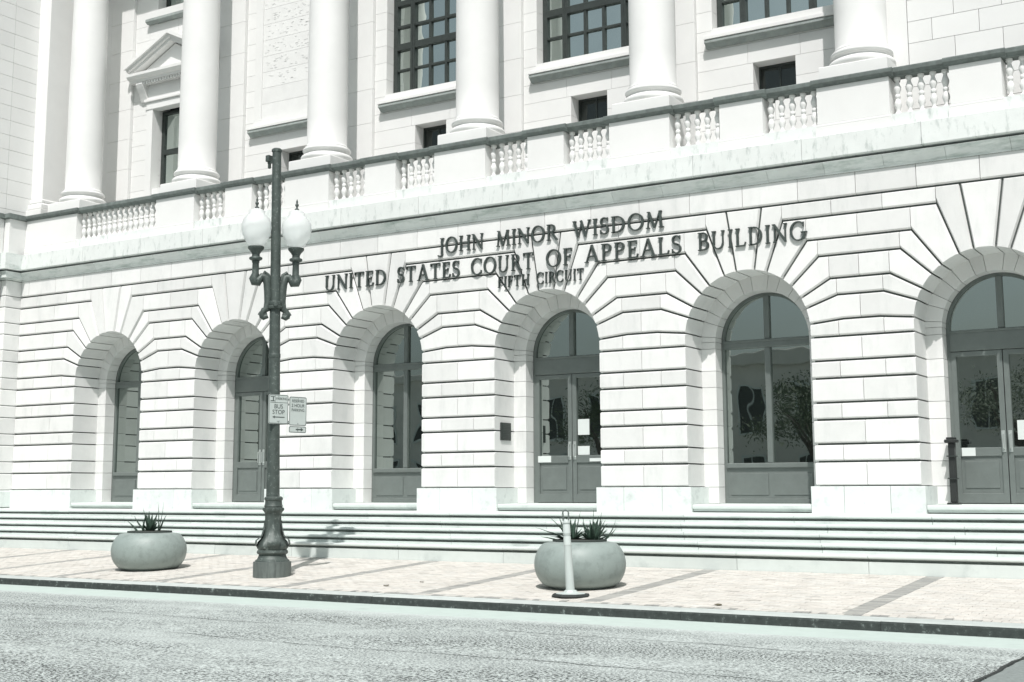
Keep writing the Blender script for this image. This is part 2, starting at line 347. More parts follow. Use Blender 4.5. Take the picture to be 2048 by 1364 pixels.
pavers('brick_paver', rects, BEIGE, 'paver', 0.205, 0.105, 0.004, 0.002)
pavers('band_brick', bandrects, GREY, 'paver', 0.26, 0.07, 0.006, 0.002)
pavers('edge_brick', [(-24, 24, YK0+0.005, YK0+0.115, False)], GREY+BEIGE, 'paver', 0.105, 0.11, 0.006, 0.002)

# ------------------------------------------------------------------ steps
ZL = 0.845; RH, TR, Y0S, NS = 0.1405, 0.375, -2.25, 0.056
stairs = empty('stairs', (-4, -3, 0)); stairs['kind'] = 'structure'
XL, XR = -17.05, 18.0
put('landing', MB().box(XL, XR, Y0S+0.46, 2.0, -0.5, ZL-0.004), 'step', stairs)
for i in range(5):
    zt = ZL-i*RH; yf = Y0S-i*TR; yr = yf+0.036; yb = yf+(TR+0.06 if i else 0.47); zb = zt-RH-0.02 if i < 4 else -0.12
    x = XL+R.uniform(0, 0.4)-0.4
    while x < XR:
        ln = R.uniform(2.0, 2.7); x0, x1 = x+0.004, min(x+ln, XR)-0.004; j = R.uniform(-0.002, 0.002)
        pr = [(yb, zb), (yr, zb), (yr, zt-NS-0.042), (yr+0.14, zt-NS-0.038), (yr+0.14, zt-NS+0.012), (yf+0.012, zt-NS+0.004), (yf, zt-NS+0.02), (yf, zt-0.016), (yf+0.006, zt-0.005), (yf+0.018, zt), (yb, zt)]
        put('step_stone', MB().xprism([(y, z+j) for y, z in pr][::-1], x0, x1), 'step', stairs); x += ln

# ------------------------------------------------------------------ the building: ground floor stonework
bld = empty('court_building', (-4, 0, ZL), 'pale stone courthouse with rusticated arches, balustrade and columns above wide steps', 'building')
ZJ = [1.328, 1.783, 2.105, 2.555, 2.872, 3.323, 3.653, 4.103, 4.423, 4.883, 5.199, 5.639, 5.967, 6.404, 6.727, 7.175]
TH = {8: 5.5, 9: 19.6, 10: 29.8, 11: 43.6, 12: 54.0, 13: 70.0, 14: 81.6}
CX = S/2; A_ = CX-W
def Apt(k): t = radians(TH[k]); return (CX-W*cos(t), ZS+W*sin(t))
def Cpt(k): t = radians(TH[k]); return (CX-(ZJ[k]-ZS)/tan(t), ZJ[k])
def arc(t0, t1, r=W, n=None):
    n = n or max(2, int(abs(t1-t0)/2.5)); return [(CX-r*cos(radians(t0+(t1-t0)*i/n)), ZS+r*sin(radians(t0+(t1-t0)*i/n))) for i in range(n+1)]
def mirror(poly, types):
    q = [(-x, z) for x, z in poly][::-1]; n = len(poly); t = [types[(n-2-i) % n] for i in range(n)]; return q, t
# right-hand half of a pier, pier centre at x=0; entries: (name, polygon, edge types)
def half():
    out = []
    for j in range(7):
        z0, z1 = ZJ[j], ZJ[j+1]; xs = 0.0 if j % 2 == 0 else 0.42
        out.append(('ashlar_block', [(xs, z0), (A_, z0), (A_, z1), (xs, z1)], 'havh' if False else ['h', 'a', 'h', 'v']))
    k = 8; a = arc(0, TH[8]); zt = ZJ[8]-(0.42-Cpt(8)[0])*tan(radians(TH[8]))
    out.append(('ashlar_block', [(0.42, ZJ[7]), (A_, ZJ[7])]+a+[(0.42, zt)], ['h', 'a']+['a']*(len(a)-1)+['h', 'v']))
    a = arc(TH[8], TH[9]); out.append(('voussoir', [(0, ZJ[8]), Cpt(8)]+a+[Cpt(9), (0, ZJ[9])], ['h', 'h']+['a']*(len(a)-1)+['h', 'h', 'v']))
    for k in range(9, 14):
        a = arc(TH[k], TH[k+1]); top = Cpt(k+1)
        out.append(('voussoir', [Cpt(k)]+a+[top, (Cpt(k)[0], ZJ[k+1])], ['h']+['a']*(len(a)-1)+['h', 'h', 'v']))
        c = Cpt(k)[0]
        if k in (10, 12): out.append(('ashlar_block', [(0, ZJ[k]), (c, ZJ[k]), (c, ZJ[k+1]), (0, ZJ[k+1])], ['h', 'v', 'h', 'v']))
        if k == 13: out.append(('ashlar_block', [(0.48, ZJ[k]), (c, ZJ[k]), (c, ZJ[k+1]), (0.48, ZJ[k+1])], ['h', 'v', 'h', 'v']))
    return out
H_ = half()
def centre():
    out = []
    for j in range(1, 7, 2): out.append(('ashlar_block', [(-0.42, ZJ[j]), (0.42, ZJ[j]), (0.42, ZJ[j+1]), (-0.42, ZJ[j+1])], ['h', 'v', 'h', 'v']))
    c = Cpt(8)[0]; zt = ZJ[8]-(0.42-c)*tan(radians(TH[8]))
    out.append(('ashlar_block', [(-0.42, ZJ[7]), (0.42, ZJ[7]), (0.42, zt), (c, ZJ[8]), (-c, ZJ[8]), (-0.42, zt)], ['h', 'v', 'h', 'h', 'h', 'v']))
    for k in (9, 11):
        c = Cpt(k)[0]; out.append(('ashlar_block', [(-c, ZJ[k]), (c, ZJ[k]), (c, ZJ[k+1]), (-c, ZJ[k+1])], ['h', 'v', 'h', 'v']))
    out.append(('ashlar_block', [(-0.48, ZJ[13]), (0.48, ZJ[13]), (0.48, ZJ[14]), (-0.48, ZJ[14])], ['h', 'v', 'h', 'v']))
    return out
C_ = centre()
def to_mesh(p, t, y0=0.0, y1=0.82, mt='stone', **k): return stone(p, t, y0, y1, **k).mesh('stone_block', mt)
RM = [(n, to_mesh(p, t)) for n, p, t in H_]; LM = [(n, to_mesh(*mirror(p, t))) for n, p, t in H_]; CM = [(n, to_mesh(p, t)) for n, p, t in C_]
# keystone and surround stones are placed per arch, arch centre at x=0
a = [(x-CX, z) for x, z in arc(TH[14], 180-TH[14])]; kt = Cpt(14)[0]-CX
KEY = to_mesh([*a, (-kt, ZJ[14]), (kt, ZJ[14])][0:len(a)]+[(-kt, ZJ[14]), (kt, ZJ[14])], ['a']*(len(a)-1)+['h', 'h', 'h'])
XC = -17.12
PIERS = [(n+0.5)*S for n in range(-4, 3)]; ARCH = [n*S for n in range(-3, 3)]
# mortar-coloured core behind the joints
core = MB(); YC = VD-0.004; wc = W+0.05
def core_quad(x0, x1, zb0, zb1, zt): core.add([(x0, YC, zb0), (x1, YC, zb1), (x1, YC, zt), (x0, YC, zt)], [(0,1,2,3)])
for p in PIERS:
    l = XC-0 if p == PIERS[0] else p-A_+0.05; r = p+A_-0.05
    core.box(l, r, YC, 0.80, ZL-0.2, ZS)
for c in ARCH:
    n = 36
    for i in range(n):
        a0, a1 = pi-pi*i/n, pi-pi*(i+1)/n; p0 = (c+wc*cos(a0), ZS+wc*sin(a0)); p1 = (c+wc*cos(a1), ZS+wc*sin(a1))
        core_quad(p0[0], p1[0], p0[1], p1[1], 7.2)
        core.add([(p0[0], YC, p0[1]), (p0[0], 0.8, p0[1]), (p1[0], 0.8, p1[1]), (p1[0], YC, p1[1])], [(0,1,2,3)])
for p in PIERS:
    l = XC if p == PIERS[0] else p-CX+wc; core_quad(l, p+CX-wc, ZS, ZS, 7.2)
core.box(PIERS[-1]+A_+0.3, 14.0, YC, 0.8, ZL-0.2, 7.2)
gfw = put('ground_floor_wall', core, 'mortar', bld)
for i, p in enumerate(PIERS):
    for n, me in RM: inst(n, me, (p, 0, 0), gfw)
    if i: 
        for n, me in LM: inst(n, me, (p, 0, 0), gfw)
        for n, me in CM: inst(n, me, (p, 0, 0), gfw)
    else:   # blind end wall running into the corner of the wing
        e = XC-p
        for j in range(14):
            z0, z1 = ZJ[j], ZJ[j+1]
            xr = 0.0
            if j < 7: xr = 0.0 if j % 2 == 0 else 0.42
            elif j == 7: xr = 0.42
            elif j in (8, 10, 12): xr = 0.0
            elif j in (9, 11): xr = Cpt(j)[0]
            elif j == 13: xr = 0.48
            xm = -0.75 if j % 2 else None
            spans = [(e, xr)] if xm is None else [(e, xm), (xm, xr)]
            for x0, x1 in spans: put('ashlar_block', stone([(p+x0, z0), (p+x1, z0), (p+x1, z1), (p+x0, z1)], ['h', 'v', 'h', 'v']), 'stone', gfw)
    # plinth stones
    hw = A_+0.085; L0 = -hw if i else XC-p
    for x0, x1 in ((L0, -0.42), (-0.42, 0.42), (0.42, hw)):
        put('plinth_block', stone([(p+x0, ZL-0.02), (p+x1, ZL-0.02), (p+x1, ZJ[0]), (p+x0, ZJ[0])], ['n', 'v', 'n', 'v'], -0.07, 0.83, fr={'v': 0.012, 'n': 0.008}, bk={'v': 0.003, 'n': 0.0}, vd=0.012), 'plinth', gfw)
for c in ARCH: inst('keystone', KEY, (c, 0, 0), gfw)
# top course under the cornice
x = XC; xs = [XC]+[PIERS[0]+k*S/4 for k in range(-1, 40)]; xs = [q for q in xs if q >= XC and q <= 14]
for x0, x1 in zip(xs, xs[1:]):
    if x1-x0 > 0.1: put('ashlar_block', stone([(x0, ZJ[14]), (x1, ZJ[14]), (x1, ZJ[15]), (x0, ZJ[15])], ['h', 'v', 'n', 'v'], 0, 0.3), 'stone', gfw)
# right-hand end beyond the last arch pier: plain courses
for j in range(14):
    xa = PIERS[-1]+A_+0.02 if False else PIERS[-1]+CX+W
# inner surround of each arch: set-back ring and jambs, stone by stone
YR, YG, WI = 0.82, 1.10, 0.975
JAMB = []
zz_ = [1.0]+ZJ[0:8]
for z0, z1 in zip(zz_, zz_[1:]): JAMB.append([(WI, z0), (W+0.16, z0), (W+0.16, z1), (WI, z1)])
RING = []; tt = [0]+[TH[k] for k in (8, 9, 10, 11, 12, 13, 14)]; tt = tt+[180-t for t in tt[::-1]]
def rp(t, r): return (r*cos(radians(t)), ZS+r*sin(radians(t)))
hl = {'v': 0.004, 'n': 0.0}
sur_meshes = []
for q in JAMB:
    sur_meshes.append(stone(q, ['v']*4, YR, YG+0.04, fr=hl, bk=hl, vd=0.02).mesh('surround_stone', 'stone'))
    q2, t2 = mirror(q, ['v']*4); sur_meshes.append(stone(q2, t2, YR, YG+0.04, fr=hl, bk=hl, vd=0.02).mesh('surround_stone', 'stone'))
for s_ in (1, -1):
    q = [(WI, ZJ[7]), (W+0.16, ZJ[7]), (W+0.16, ZS), (WI, ZS)]
    if s_ < 0: q, _ = mirror(q, ['v']*4)
    sur_meshes.append(stone(q, ['v']*4, YR, YG+0.04, fr=hl, bk=hl, vd=0.02).mesh('surround_stone', 'stone'))
for t0, t1 in zip(tt, tt[1:]):
    n = max(2, int((t1-t0)/3)); outer = [rp(t0+(t1-t0)*i/n, W+0.16) for i in range(n+1)]; inner = [rp(t1+(t0-t1)*i/n, WI) for i in range(n+1)]
    ty = ['n']*n+['v']+['n']*n+['v']
    sur_meshes.append(stone(outer+inner, ty, YR, YG+0.04, fr=hl, bk=hl, vd=0.02).mesh('surround_stone', 'stone'))
for c in ARCH:
    sur = put('arch_surround', MB().box(c-W-0.1, c+W+0.1, YR+0.05, YG+0.02, 0.9, 1.0), 'plinth', bld)
    for me in sur_meshes: inst('surround_stone', me, (c, 0, 0), sur)
    t = MB().xprism([(1.2, 1.0), (1.2, 0.86), (0.02, 0.86), (0.02, 0.90), (-0.025, 0.91), (-0.03, 0.93), (-0.03, 0.975), (-0.015, 0.988), (0.0, 0.99)][::-1], c-W+0.09, c+W-0.09)
    put('threshold', t, 'step', bld)

# ------------------------------------------------------------------ glazing in the arches
def half_disc(r, zlow, x0, x1, n=20):
    """area of the arched head (radius r round ZS) above zlow between x0 and x1"""
    pts = [(x0, zlow), (x1, zlow)]
    for i in range(n+1):
        x = x1+(x0-x1)*i/n; pts.append((x, ZS+math.sqrt(max(r*r-x*x, 0.0)) if abs(x) < r else max(ZS, zlow)))
    return [p for i, p in enumerate(pts) if i == 0 or hypot(p[0]-pts[i-1][0], p[1]-pts[i-1][1]) > 1e-4]
def arched_frame(name, c, door):
    r = WI+0.01; t = 0.07; y0, y1 = 1.15, 1.23
    mb = MB(); n = 28
    for s in (-1, 1): mb.box(c+(s*r if s < 0 else r-t), c+(s*r+t if s < 0 else r), y0, y1, 1.0, ZS)
    for i in range(n):
        a0, a1 = pi*i/n, pi*(i+1)/n; q = [(c+k*cos(a), ZS+k*sin(a)) for k, a in ((r-t, a0), (r, a0), (r, a1), (r-t, a1))]; mb.prism(q, y0, y1)
    o = put(name, mb, 'bronze', bld)
    zt0, zt1 = (3.80, 4.19) if door else (4.11, 4.28)
    put('transom', MB().cbox(c-r+t, c+r-t, y0-0.03, y1-0.01, zt0, zt1, 0.012).cbox(c-r+t, c+r-t, y0-0.055, y1-0.02, zt1-0.05, zt1-0.008, 0.008), 'bronze', o)
    put('mullion', MB().cbox(c-0.055, c+0.055, y0-0.02, y1-0.012, zt1+0.001, ZS+r-t+0.01, 0.012), 'bronze', o)
    for s in (-1, 1):
        p = half_disc(r-t*0.6, zt1+0.001, 0.0, r-t*0.6)
        if s < 0: p = [(-x, z) for x, z in p][::-1]
        put('pane', MB().prism([(c+x, z) for x, z in p], 1.195, 1.209), 'glass', o)
    if not door:
        put('mullion', MB().cbox(c-0.055, c+0.055, y0-0.02, y1-0.012, 1.80, zt0-0.001, 0.012), 'bronze', o)
        put('sill_rail', MB().cbox(c-r+t, c+r-t, y0-0.05, y1-0.015, 1.70, 1.80, 0.014), 'bronze', o)
        pb = MB().box(c-r+t, c+r-t, y0+0.005, y1-0.02, 1.001, 1.699)
        for s in (-1, 1): pb.cbox(c+(0.06 if s > 0 else -r+t+0.07), c+(r-t-0.07 if s > 0 else -0.06), y0-0.012, y0+0.02, 1.16, 1.60, 0.01)
        pb.cbox(c-r+t, c+r-t, y0-0.02, y0+0.02, 1.003, 1.10, 0.01)
        put('lower_panel', pb, 'bronze', o)
        for s in (-1, 1): put('pane', MB().box(c+(0.054 if s > 0 else -r+t), c+(r-t if s > 0 else -0.054), 1.195, 1.209, 1.795, zt0+0.002), 'glass', o)
    else:
        for s in (-1, 1):
            xi, xo = 0.008, r-t-0.004
            f = MB()
            X = lambda q0, q1: (c+min(s*q0, s*q1), c+max(s*q0, s*q1))
            f.cbox(*X(xi, xi+0.095), y0-0.015, y1-0.02, 1.012, zt0-0.006, 0.01)
            f.cbox(*X(xo-0.085, xo), y0-0.013, y1-0.022, 1.012, zt0-0.006, 0.01)
            f.cbox(*X(xi+0.0951, xo-0.0851), y0-0.012, y1-0.024, zt0-0.10, zt0-0.007, 0.01)
            f.cbox(*X(xi+0.0951, xo-0.0851), y0-0.012, y1-0.024, 1.86, 2.02, 0.01)
            f.cbox(*X(xi+0.0951, xo-0.0851), y0-0.012, y1-0.024, 1.014, 1.20, 0.01)
            f.box(*X(xi+0.09, xo-0.08), y0+0.02, y1-0.03, 1.10, 1.90)
            f.cbox(*X(xi+0.16, xo-0.15), y0+0.004, y0+0.03, 1.28, 1.78, 0.01)
            put('door_leaf', f, 'bronze', o)
            put('pane', MB().box(*X(xi+0.09, xo-0.08), 1.188, 1.202, 2.01, zt0-0.09), 'glass', o)
            h = MB().cbox(*X(xi+0.02, xi+0.085), y0-0.028, y0-0.012, 1.93, 2.32, 0.006)
            hx = c+s*(xi+0.052); h.tube([(hx, y0-0.02, 2.27), (hx, y0-0.085, 2.25), (hx, y0-0.09, 2.12), (hx, y0-0.085, 2.0), (hx, y0-0.02, 1.98)], 0.012, 8)
            put('handle', h, 'steel', o, smooth=40)
    return o
for i, c in enumerate(ARCH): arched_frame('arched_door' if i % 2 else 'arched_window', c, i % 2 == 1)
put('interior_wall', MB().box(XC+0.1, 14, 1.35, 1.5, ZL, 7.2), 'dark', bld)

# ------------------------------------------------------------------ cornice band, fascia, balustrade
cor = put('cornice', MB().box(XC, 14, 0.0, 0.6, 7.17, 7.88), 'mortar', bld)
cy = [(0.05, 7.176), (-0.028, 7.176), (-0.028, 7.222), (-0.042, 7.224)]
for i in range(9):
    u = i/8; cy.append((-0.045-0.12*(u**1.2)*(0.75+0.25*u), 7.226+0.155*u))
cy += [(-0.172, 7.395), (-0.16, 7.40), (0.05, 7.40)]
xs = [XC]+[PIERS[0]+S/8+k*S/4 for k in range(-1, 40)]; xs = [q for q in xs if XC <= q <= 14]
for x0, x1 in zip(xs, xs[1:]):
    if x1-x0 > 0.15: put('moulding_stone', MB().xprism(cy, x0+0.003, x1-0.003), 'mould', cor, smooth=30)
fa = [(0.6, 7.90), (-0.20, 7.90), (-0.21, 7.89), (-0.21, 7.475), (-0.20, 7.462), (-0.165, 7.462), (-0.16, 7.452), (0.02, 7.452)]
xs = [XC]+[PIERS[0]+S*0.29+k*S/2 for k in range(-1, 20)]; xs = [q for q in xs if XC <= q <= 14]+[14]
for x0, x1 in zip(xs, xs[1:]):
    if x1-x0 > 0.15: put('fascia_stone', MB().xprism(fa, x0+0.004, x1-0.004), 'fascia', cor)
put('terrace_floor', MB().box(XC, 14, 0.55, 2.3, 7.5, 7.92), 'stone', bld)
ZB0, ZB1, ZC0, ZC1 = 7.90, 8.19, 8.925, 9.065
PW, MW = 0.69, 0.452
bal = put('balustrade', MB().box(XC, 14, 0.06, 0.42, ZB0, ZB1-0.002), 'fascia', bld)
peds = [(p, PW) for p in PIERS]+[(c, MW) for c in ARCH[1:]]; peds.sort()
peds[0] = ((XC+PIERS[0]+PW)/2, (PIERS[0]+PW-XC)/2)
pedm = {}
def ped_meshes(hw):
    d = MB().cbox(-hw, hw, 0.05, 0.53, ZB1+0.0, ZC0, 0.006).cbox(-hw-0.035, hw+0.035, 0.018, 0.56, ZB0+0.001, ZB1-0.055, 0.006).cbox(-hw-0.018, hw+0.018, 0.034, 0.545, ZB1-0.054, ZB1-0.001, 0.012)
    k = MB().xprism([(0.55, ZC0), (0.03, ZC0), (0.02, ZC0+0.02), (-0.012, ZC0+0.045), (-0.04, ZC0+0.06), (-0.045, ZC1-0.02), (-0.035, ZC1), (0.62, ZC1)], -hw-0.09, hw+0.09)
    return d.mesh('pedestal', 'stone_up'), k.mesh('pedestal_cap', 'cap')
for x, hw in peds:
    key = round(hw, 3)
    if key not in pedm: pedm[key] = ped_meshes(hw)
    inst('pedestal', pedm[key][0], (x, 0, 0), bal); inst('pedestal_cap', pedm[key][1], (x, 0, 0), bal)
bp_ = [(0.062, 0.0), (0.062, 0.045), (0.048, 0.06), (0.034, 0.085), (0.044, 0.13), (0.070, 0.20), (0.066, 0.245), (0.046, 0.30), (0.037, 0.325), (0.050, 0.34), (0.052, 0.367)]
hb = ZC0-ZB1; prof = [(r, z/0.367*hb/2) for r, z in bp_]; prof = prof+[(r, hb-z) for r, z in prof[::-1]]
BALM = MB().lathe(prof, 12).mesh('baluster', 'stone_up', smooth=50)
RC = [(0.38, ZC0-0.001), (0.10, ZC0-0.001), (0.09, ZC0+0.02), (0.06, ZC0+0.045), (0.035, ZC0+0.06), (0.03, ZC1-0.012), (0.04, ZC1+0.008), (0.46, ZC1+0.008)]
for (xa, ha), (xb, hb_) in zip(peds, peds[1:]):
    x0, x1 = xa+ha, xb-hb_; put('rail_cap', MB().xprism(RC, x0+0.085, x1-0.085), 'cap', bal)
    n = max(3, round((x1-x0)/0.212)); sp = (x1-x0)/n
    for i in range(n): inst('baluster', BALM, (x0+(i+0.5)*sp, 0.24, ZB1), bal, rz=R.uniform(0, 6))

# ------------------------------------------------------------------ columns and upper wall
ZT = 18.6; YCOL = 0.80
shaft = []
for i in range(14):
    u = i/13; shaft.append((0.50-0.07*max(0, u-0.25)**1.4, 9.80+u*(ZT-9.80)))
shaft = [(0.54, 9.715), (0.54, 9.75), (0.515, 9.77)]+shaft
base = [(0.60, 9.37)]
for i in range(9): a_ = -pi/2+pi*i/8; base.append((0.575+0.07*cos(a_), 9.45+0.075*sin(a_)))
base += [(0.575, 9.53), (0.555, 9.535)]
for i in range(7): a_ = i/6; base.append((0.555-0.035*sin(pi*a_), 9.54+0.06*a_))
base += [(0.56, 9.605)]
for i in range(9): a_ = -pi/2+pi*i/8; base.append((0.555+0.045*cos(a_), 9.655+0.048*sin(a_)))
base += [(0.545, 9.712)]
SHM = MB().lathe(shaft, 56).mesh('shaft', 'stone_up', smooth=40); BSM = MB().lathe(base, 56).mesh('base', 'stone_up', smooth=50)
COLX = [p for p in PIERS if p < 7]
for p in COLX:
    c = put('column', MB().cbox(p-0.66, p+0.66, YCOL-0.66, YCOL+0.66, 7.92, 9.36, 0.015), 'stone_up', bld, at=(p, YCOL, 7.92))
    inst('shaft', SHM, (p, YCOL, 0), c); inst('base', BSM, (p, YCOL, 0), c)
put('entablature', MB().box(-17.4, 7.8, 0.1, 3.0, ZT, ZT+1.8), 'stone_up', bld)
YW = 2.10
uw = put('upper_wall', MB().box(-17.2, 14, YW+0.62, YW+0.9, 7.9, ZT), 'mortar', bld)
ZU = [7.93, 8.15, 8.60, 9.05, 9.50, 9.946]+[9.946+0.4515*i for i in range(1, 20)]
ZU = [z for z in ZU if z < ZT]+[ZT]
WH = 1.385; WB = 11.30
openings = {}
for i, c in enumerate(ARCH[:5]):
    if i == 0: openings[c] = [(c-0.86, c+0.86, 9.95, 12.30), (c-0.86, c+0.86, 15.27, 17.6)]
    elif i == 1: openings[c] = [(c-0.47, c+0.47, 9.55, 10.40)]
    else: openings[c] = [(c-WH, c+WH, WB, 17.2), (c-0.47, c+0.47, 9.55, 10.40)]
stuffb = MB(); nblk = 0
blocks = []
for c in ARCH[:5]:
    lo, hi = c-1.76, c+1.76
    for ci, (z0, z1) in enumerate(zip(ZU, ZU[1:])):
        cuts = [(a0, a1) for a0, a1, b0, b1 in openings[c] if b0 < z1-0.06 and b1 > z0+0.06]
        segs = [(lo, hi)]
        for a0, a1 in cuts:
            nx = []
            for s0, s1 in segs:
                if a1 <= s0 or a0 >= s1: nx.append((s0, s1)); continue
                if a0 > s0: nx.append((s0, a0))
                if a1 < s1: nx.append((a1, s1))
            segs = nx
        for s0, s1 in segs:
            L_ = s1-s0; k = max(1, round(L_/1.15)); off = 0.5 if ci % 2 and L_ > 1.6 else 0
            e = [s0]+[s0+L_*(q+off)/k for q in range(0 if off else 1, k)]+[s1]
            for q0, q1 in zip(e, e[1:]):
                zb, zt_ = z0, z1
                blocks.append((q0, q1, zb, zt_, c))
uf = {'v': 0.0035, 'n': 0.0}
for q0, q1, z0, z1, c in blocks:
    st = stone([(q0, z0), (q1, z0), (q1, z1), (q0, z1)], ['v']*4, YW, YW+0.6, fr=uf, bk=uf, vd=0.02)
    if nblk < 290 and z0 > 8.9: put('ashlar_block', st, 'stone_up', uw); nblk += 1
    else: stuffb.add(st.v, st.f)
# flat strips behind the columns
for p in COLX:
    zz2 = 7.93
    pil = put('pilaster', MB().box(p-0.46, p+0.46, YW-0.08, YW+0.5, 7.93, ZT), 'mortar', uw)
    while zz2 < ZT-0.1:
        z1 = min(zz2+0.903, ZT); stuffb.add(*(lambda q: (q.v, q.f))(stone([(p-0.478, zz2), (p+0.478, zz2), (p+0.478, z1), (p-0.478, z1)], ['v']*4, YW-0.10, YW+0.55, fr=uf, bk=uf, vd=0.02))); zz2 = z1
ro = put('far_blocks', stuffb, 'stone_up', uw); ro['kind'] = 'stuff'
put('end_wall', MB().box(-16.95, -16.14, YW-0.1, YW+0.4, 7.93, ZT), 'stone_up', uw)
put('end_pilaster', MB().box(7.0, 7.564, 0.985, YW+0.4, 7.93, ZT), 'stone_up', uw)
# windows of the upper floor
def bars(c, xs_, zs2, y0, y1, half_w, z0, z1):
    return
def big_window(c):
    yg = 2.45; z0, z1 = WB, 17.2
    f = MB().box(c-WH, c-WH+0.12, yg-0.06, yg+0.1, z0, z1).box(c+WH-0.12, c+WH, yg-0.06, yg+0.1, z0, z1).box(c-WH+0.12, c+WH-0.12, yg-0.06, yg+0.1, z0, z0+0.13).box(c-WH+0.12, c+WH-0.12, yg-0.06, yg+0.1, z1-0.12, z1)
    o = put('window', f, 'bronze_dark', bld)
    xm = [-0.78, 0.78]; xt = [-0.245, 0.245]
    for x in xm: put('mullion', MB().cbox(c+x-0.065, c+x+0.065, yg-0.075, yg+0.09, z0+0.131, z1-0.121, 0.01).box(c+x-0.012, c+x+0.012, yg-0.085, yg-0.07, z0+0.14, z1-0.13), 'bronze_dark', o)
    xe = [-WH+0.12, -0.845, -0.715, -0.28, -0.21, 0.21, 0.28, 0.715, 0.845, WH-0.12]
    hz = [(12.0, 12.06), (12.56, 12.74), (13.16, 13.24), (13.76, 13.9), (14.4, 14.48), (15.0, 15.14), (15.6, 15.68), (16.2, 16.34)]
    for za, zb in hz:
        put('glazing_bar', MB().cbox(c-WH+0.121, c+WH-0.121, yg-0.05 if zb-za < 0.1 else yg-0.068, yg+0.06, za, zb, 0.01), 'bronze_dark', o)
    for x in xt: put('glazing_bar', MB().cbox(c+x-0.035, c+x+0.035, yg-0.046, yg+0.055, z0+0.132, z1-0.122, 0.008), 'bronze_dark', o)
    ze = [z0+0.13]+[q for ab in hz for q in ab]+[z1-0.12]
    for i in range(0, 10, 2):
        for j in range(0, len(ze), 2):
            mb = MB().box(-0.5*(xe[i+1]-xe[i])-0.006, 0.5*(xe[i+1]-xe[i])+0.006, 0, 0.012, -0.5*(ze[j+1]-ze[j])-0.006, 0.5*(ze[j+1]-ze[j])+0.006)
            q = put('pane', mb, 'glass_up', o); q.location = Vector((c+(xe[i]+xe[i+1])/2, yg+0.01, (ze[j]+ze[j+1])/2))-ORI[o]
            q.data.transform(Matrix.Translation(ORI[o])); q.rotation_euler = (R.uniform(-0.012, 0.012), 0, R.uniform(-0.012, 0.012))
    sill(o, c, WH+0.12, 11.04)
def sill(o, c, hw, zt):
    put('sill', MB().xprism([(2.15, zt), (1.93, zt), (1.90, zt-0.02), (1.90, zt-0.07), (1.94, zt-0.085), (1.975, zt-0.12), (2.02, zt-0.16), (2.04, zt-0.165), (2.15, zt-0.165)], c-hw, c+hw), 'sill', o)
    put('sill_top', MB().cbox(c-hw-0.01, c+hw+0.01, 1.88, 2.40, zt+0.002, zt+0.09, 0.008).box(c-WH+0.02, c+WH-0.02, 2.0, 2.42, zt+0.09, WB+0.002), 'stone_up', o)
def niche(c):
    n = put('vent_window', MB().box(c-0.47, c+0.47, 2.50, 2.55, 9.5, 10.42), 'dark', bld)
    put('pane', MB().box(c-0.43, c+0.43, 2.485, 2.497, 9.58, 10.36), 'glass_dark', n)
    put('frame', MB().box(c-0.47, c-0.43, 2.46, 2.52, 9.55, 10.40).box(c+0.43, c+0.47, 2.46, 2.52, 9.55, 10.40).box(c-0.43, c+0.43, 2.46, 2.52, 10.35, 10.40).box(c-0.02, c+0.02, 2.47, 2.51, 9.58, 10.35), 'bronze_dark', n)
for c in ARCH[2:5]: big_window(c)
for c in ARCH[1:5]: niche(c)
# blind window with vermiculated stones
c = ARCH[1]; bw = put('blind_window', MB().box(c-WH+0.03, c+WH-0.03, YW-0.03, YW+0.3, WB, 17.2), 'mortar', bld)
for side in (-1, 1): put('architrave', MB().cbox(c+side*(WH-0.13)-0.13, c+side*(WH-0.13)+0.13, YW-0.07, YW+0.1, WB, 17.2, 0.02), 'stone_up', bw)
z = WB
while z < 17.1:
    put('rough_stone', stone([(c-WH+0.26, z), (c+WH-0.26, z), (c+WH-0.26, z+0.4515), (c-WH+0.26, z+0.4515)], ['v']*4, YW-0.05, YW+0.2, fr=uf, bk=uf, vd=0.015), 'chalk', bw)
    for k in range(26):
        pass
    z += 0.4515
# vermiculation: short chiselled worms standing out of the panel
vb = MB()
for i in range(520):
    x = R.uniform(c-WH+0.34, c+WH-0.34); zq = R.uniform(WB+0.9, 16.8)
    if ((zq-WB) % 0.4515) < 0.06 or ((zq-WB) % 0.4515) > 0.40: continue
    l = R.uniform(0.015, 0.05); vb.box(x-l, x+l, YW-0.057, YW-0.045, zq-0.006, zq+0.006)
vo = put('tool_marks', vb, 'stone_up', bw); vo['kind'] = 'stuff'
o = bw; sill(o, c, WH+0.12, 11.04)
# pedimented window
c = ARCH[0]; aw = put('pedimented_window', MB().box(c-0.86, c-0.74, 2.40, 2.5, 9.95, 12.3).box(c+0.74, c+0.86, 2.40, 2.5, 9.95, 12.3).box(c-0.74, c+0.74, 2.40, 2.5, 12.2, 12.3).box(c-0.74, c+0.74, 2.39, 2.5, 11.0, 11.14).box(c-0.05, c+0.05, 2.395, 2.49, 9.95, 12.2), 'bronze_dark', bld)
for x0, x1 in ((c-0.74, c-0.05), (c+0.05, c+0.74)):
    for z0, z1 in ((9.95, 11.0), (11.14, 12.2)): put('pane', MB().box(x0, x1, 2.45, 2.462, z0, z1), 'glass_up', aw)
for s in (-1, 1):
    put('jamb', MB().cbox(c+s*0.98-0.12, c+s*0.98+0.12, 2.02, 2.3, 9.5, 12.42, 0.012), 'stone_up', aw)
    xb = c+s*1.22
    put('bracket', MB().xprism([(2.1, 13.12), (1.80, 13.12), (1.78, 13.05), (1.83, 12.95), (1.92, 12.80), (1.99, 12.66), (2.02, 12.58), (2.1, 12.56)], xb-0.13, xb+0.13), 'stone_up', aw)
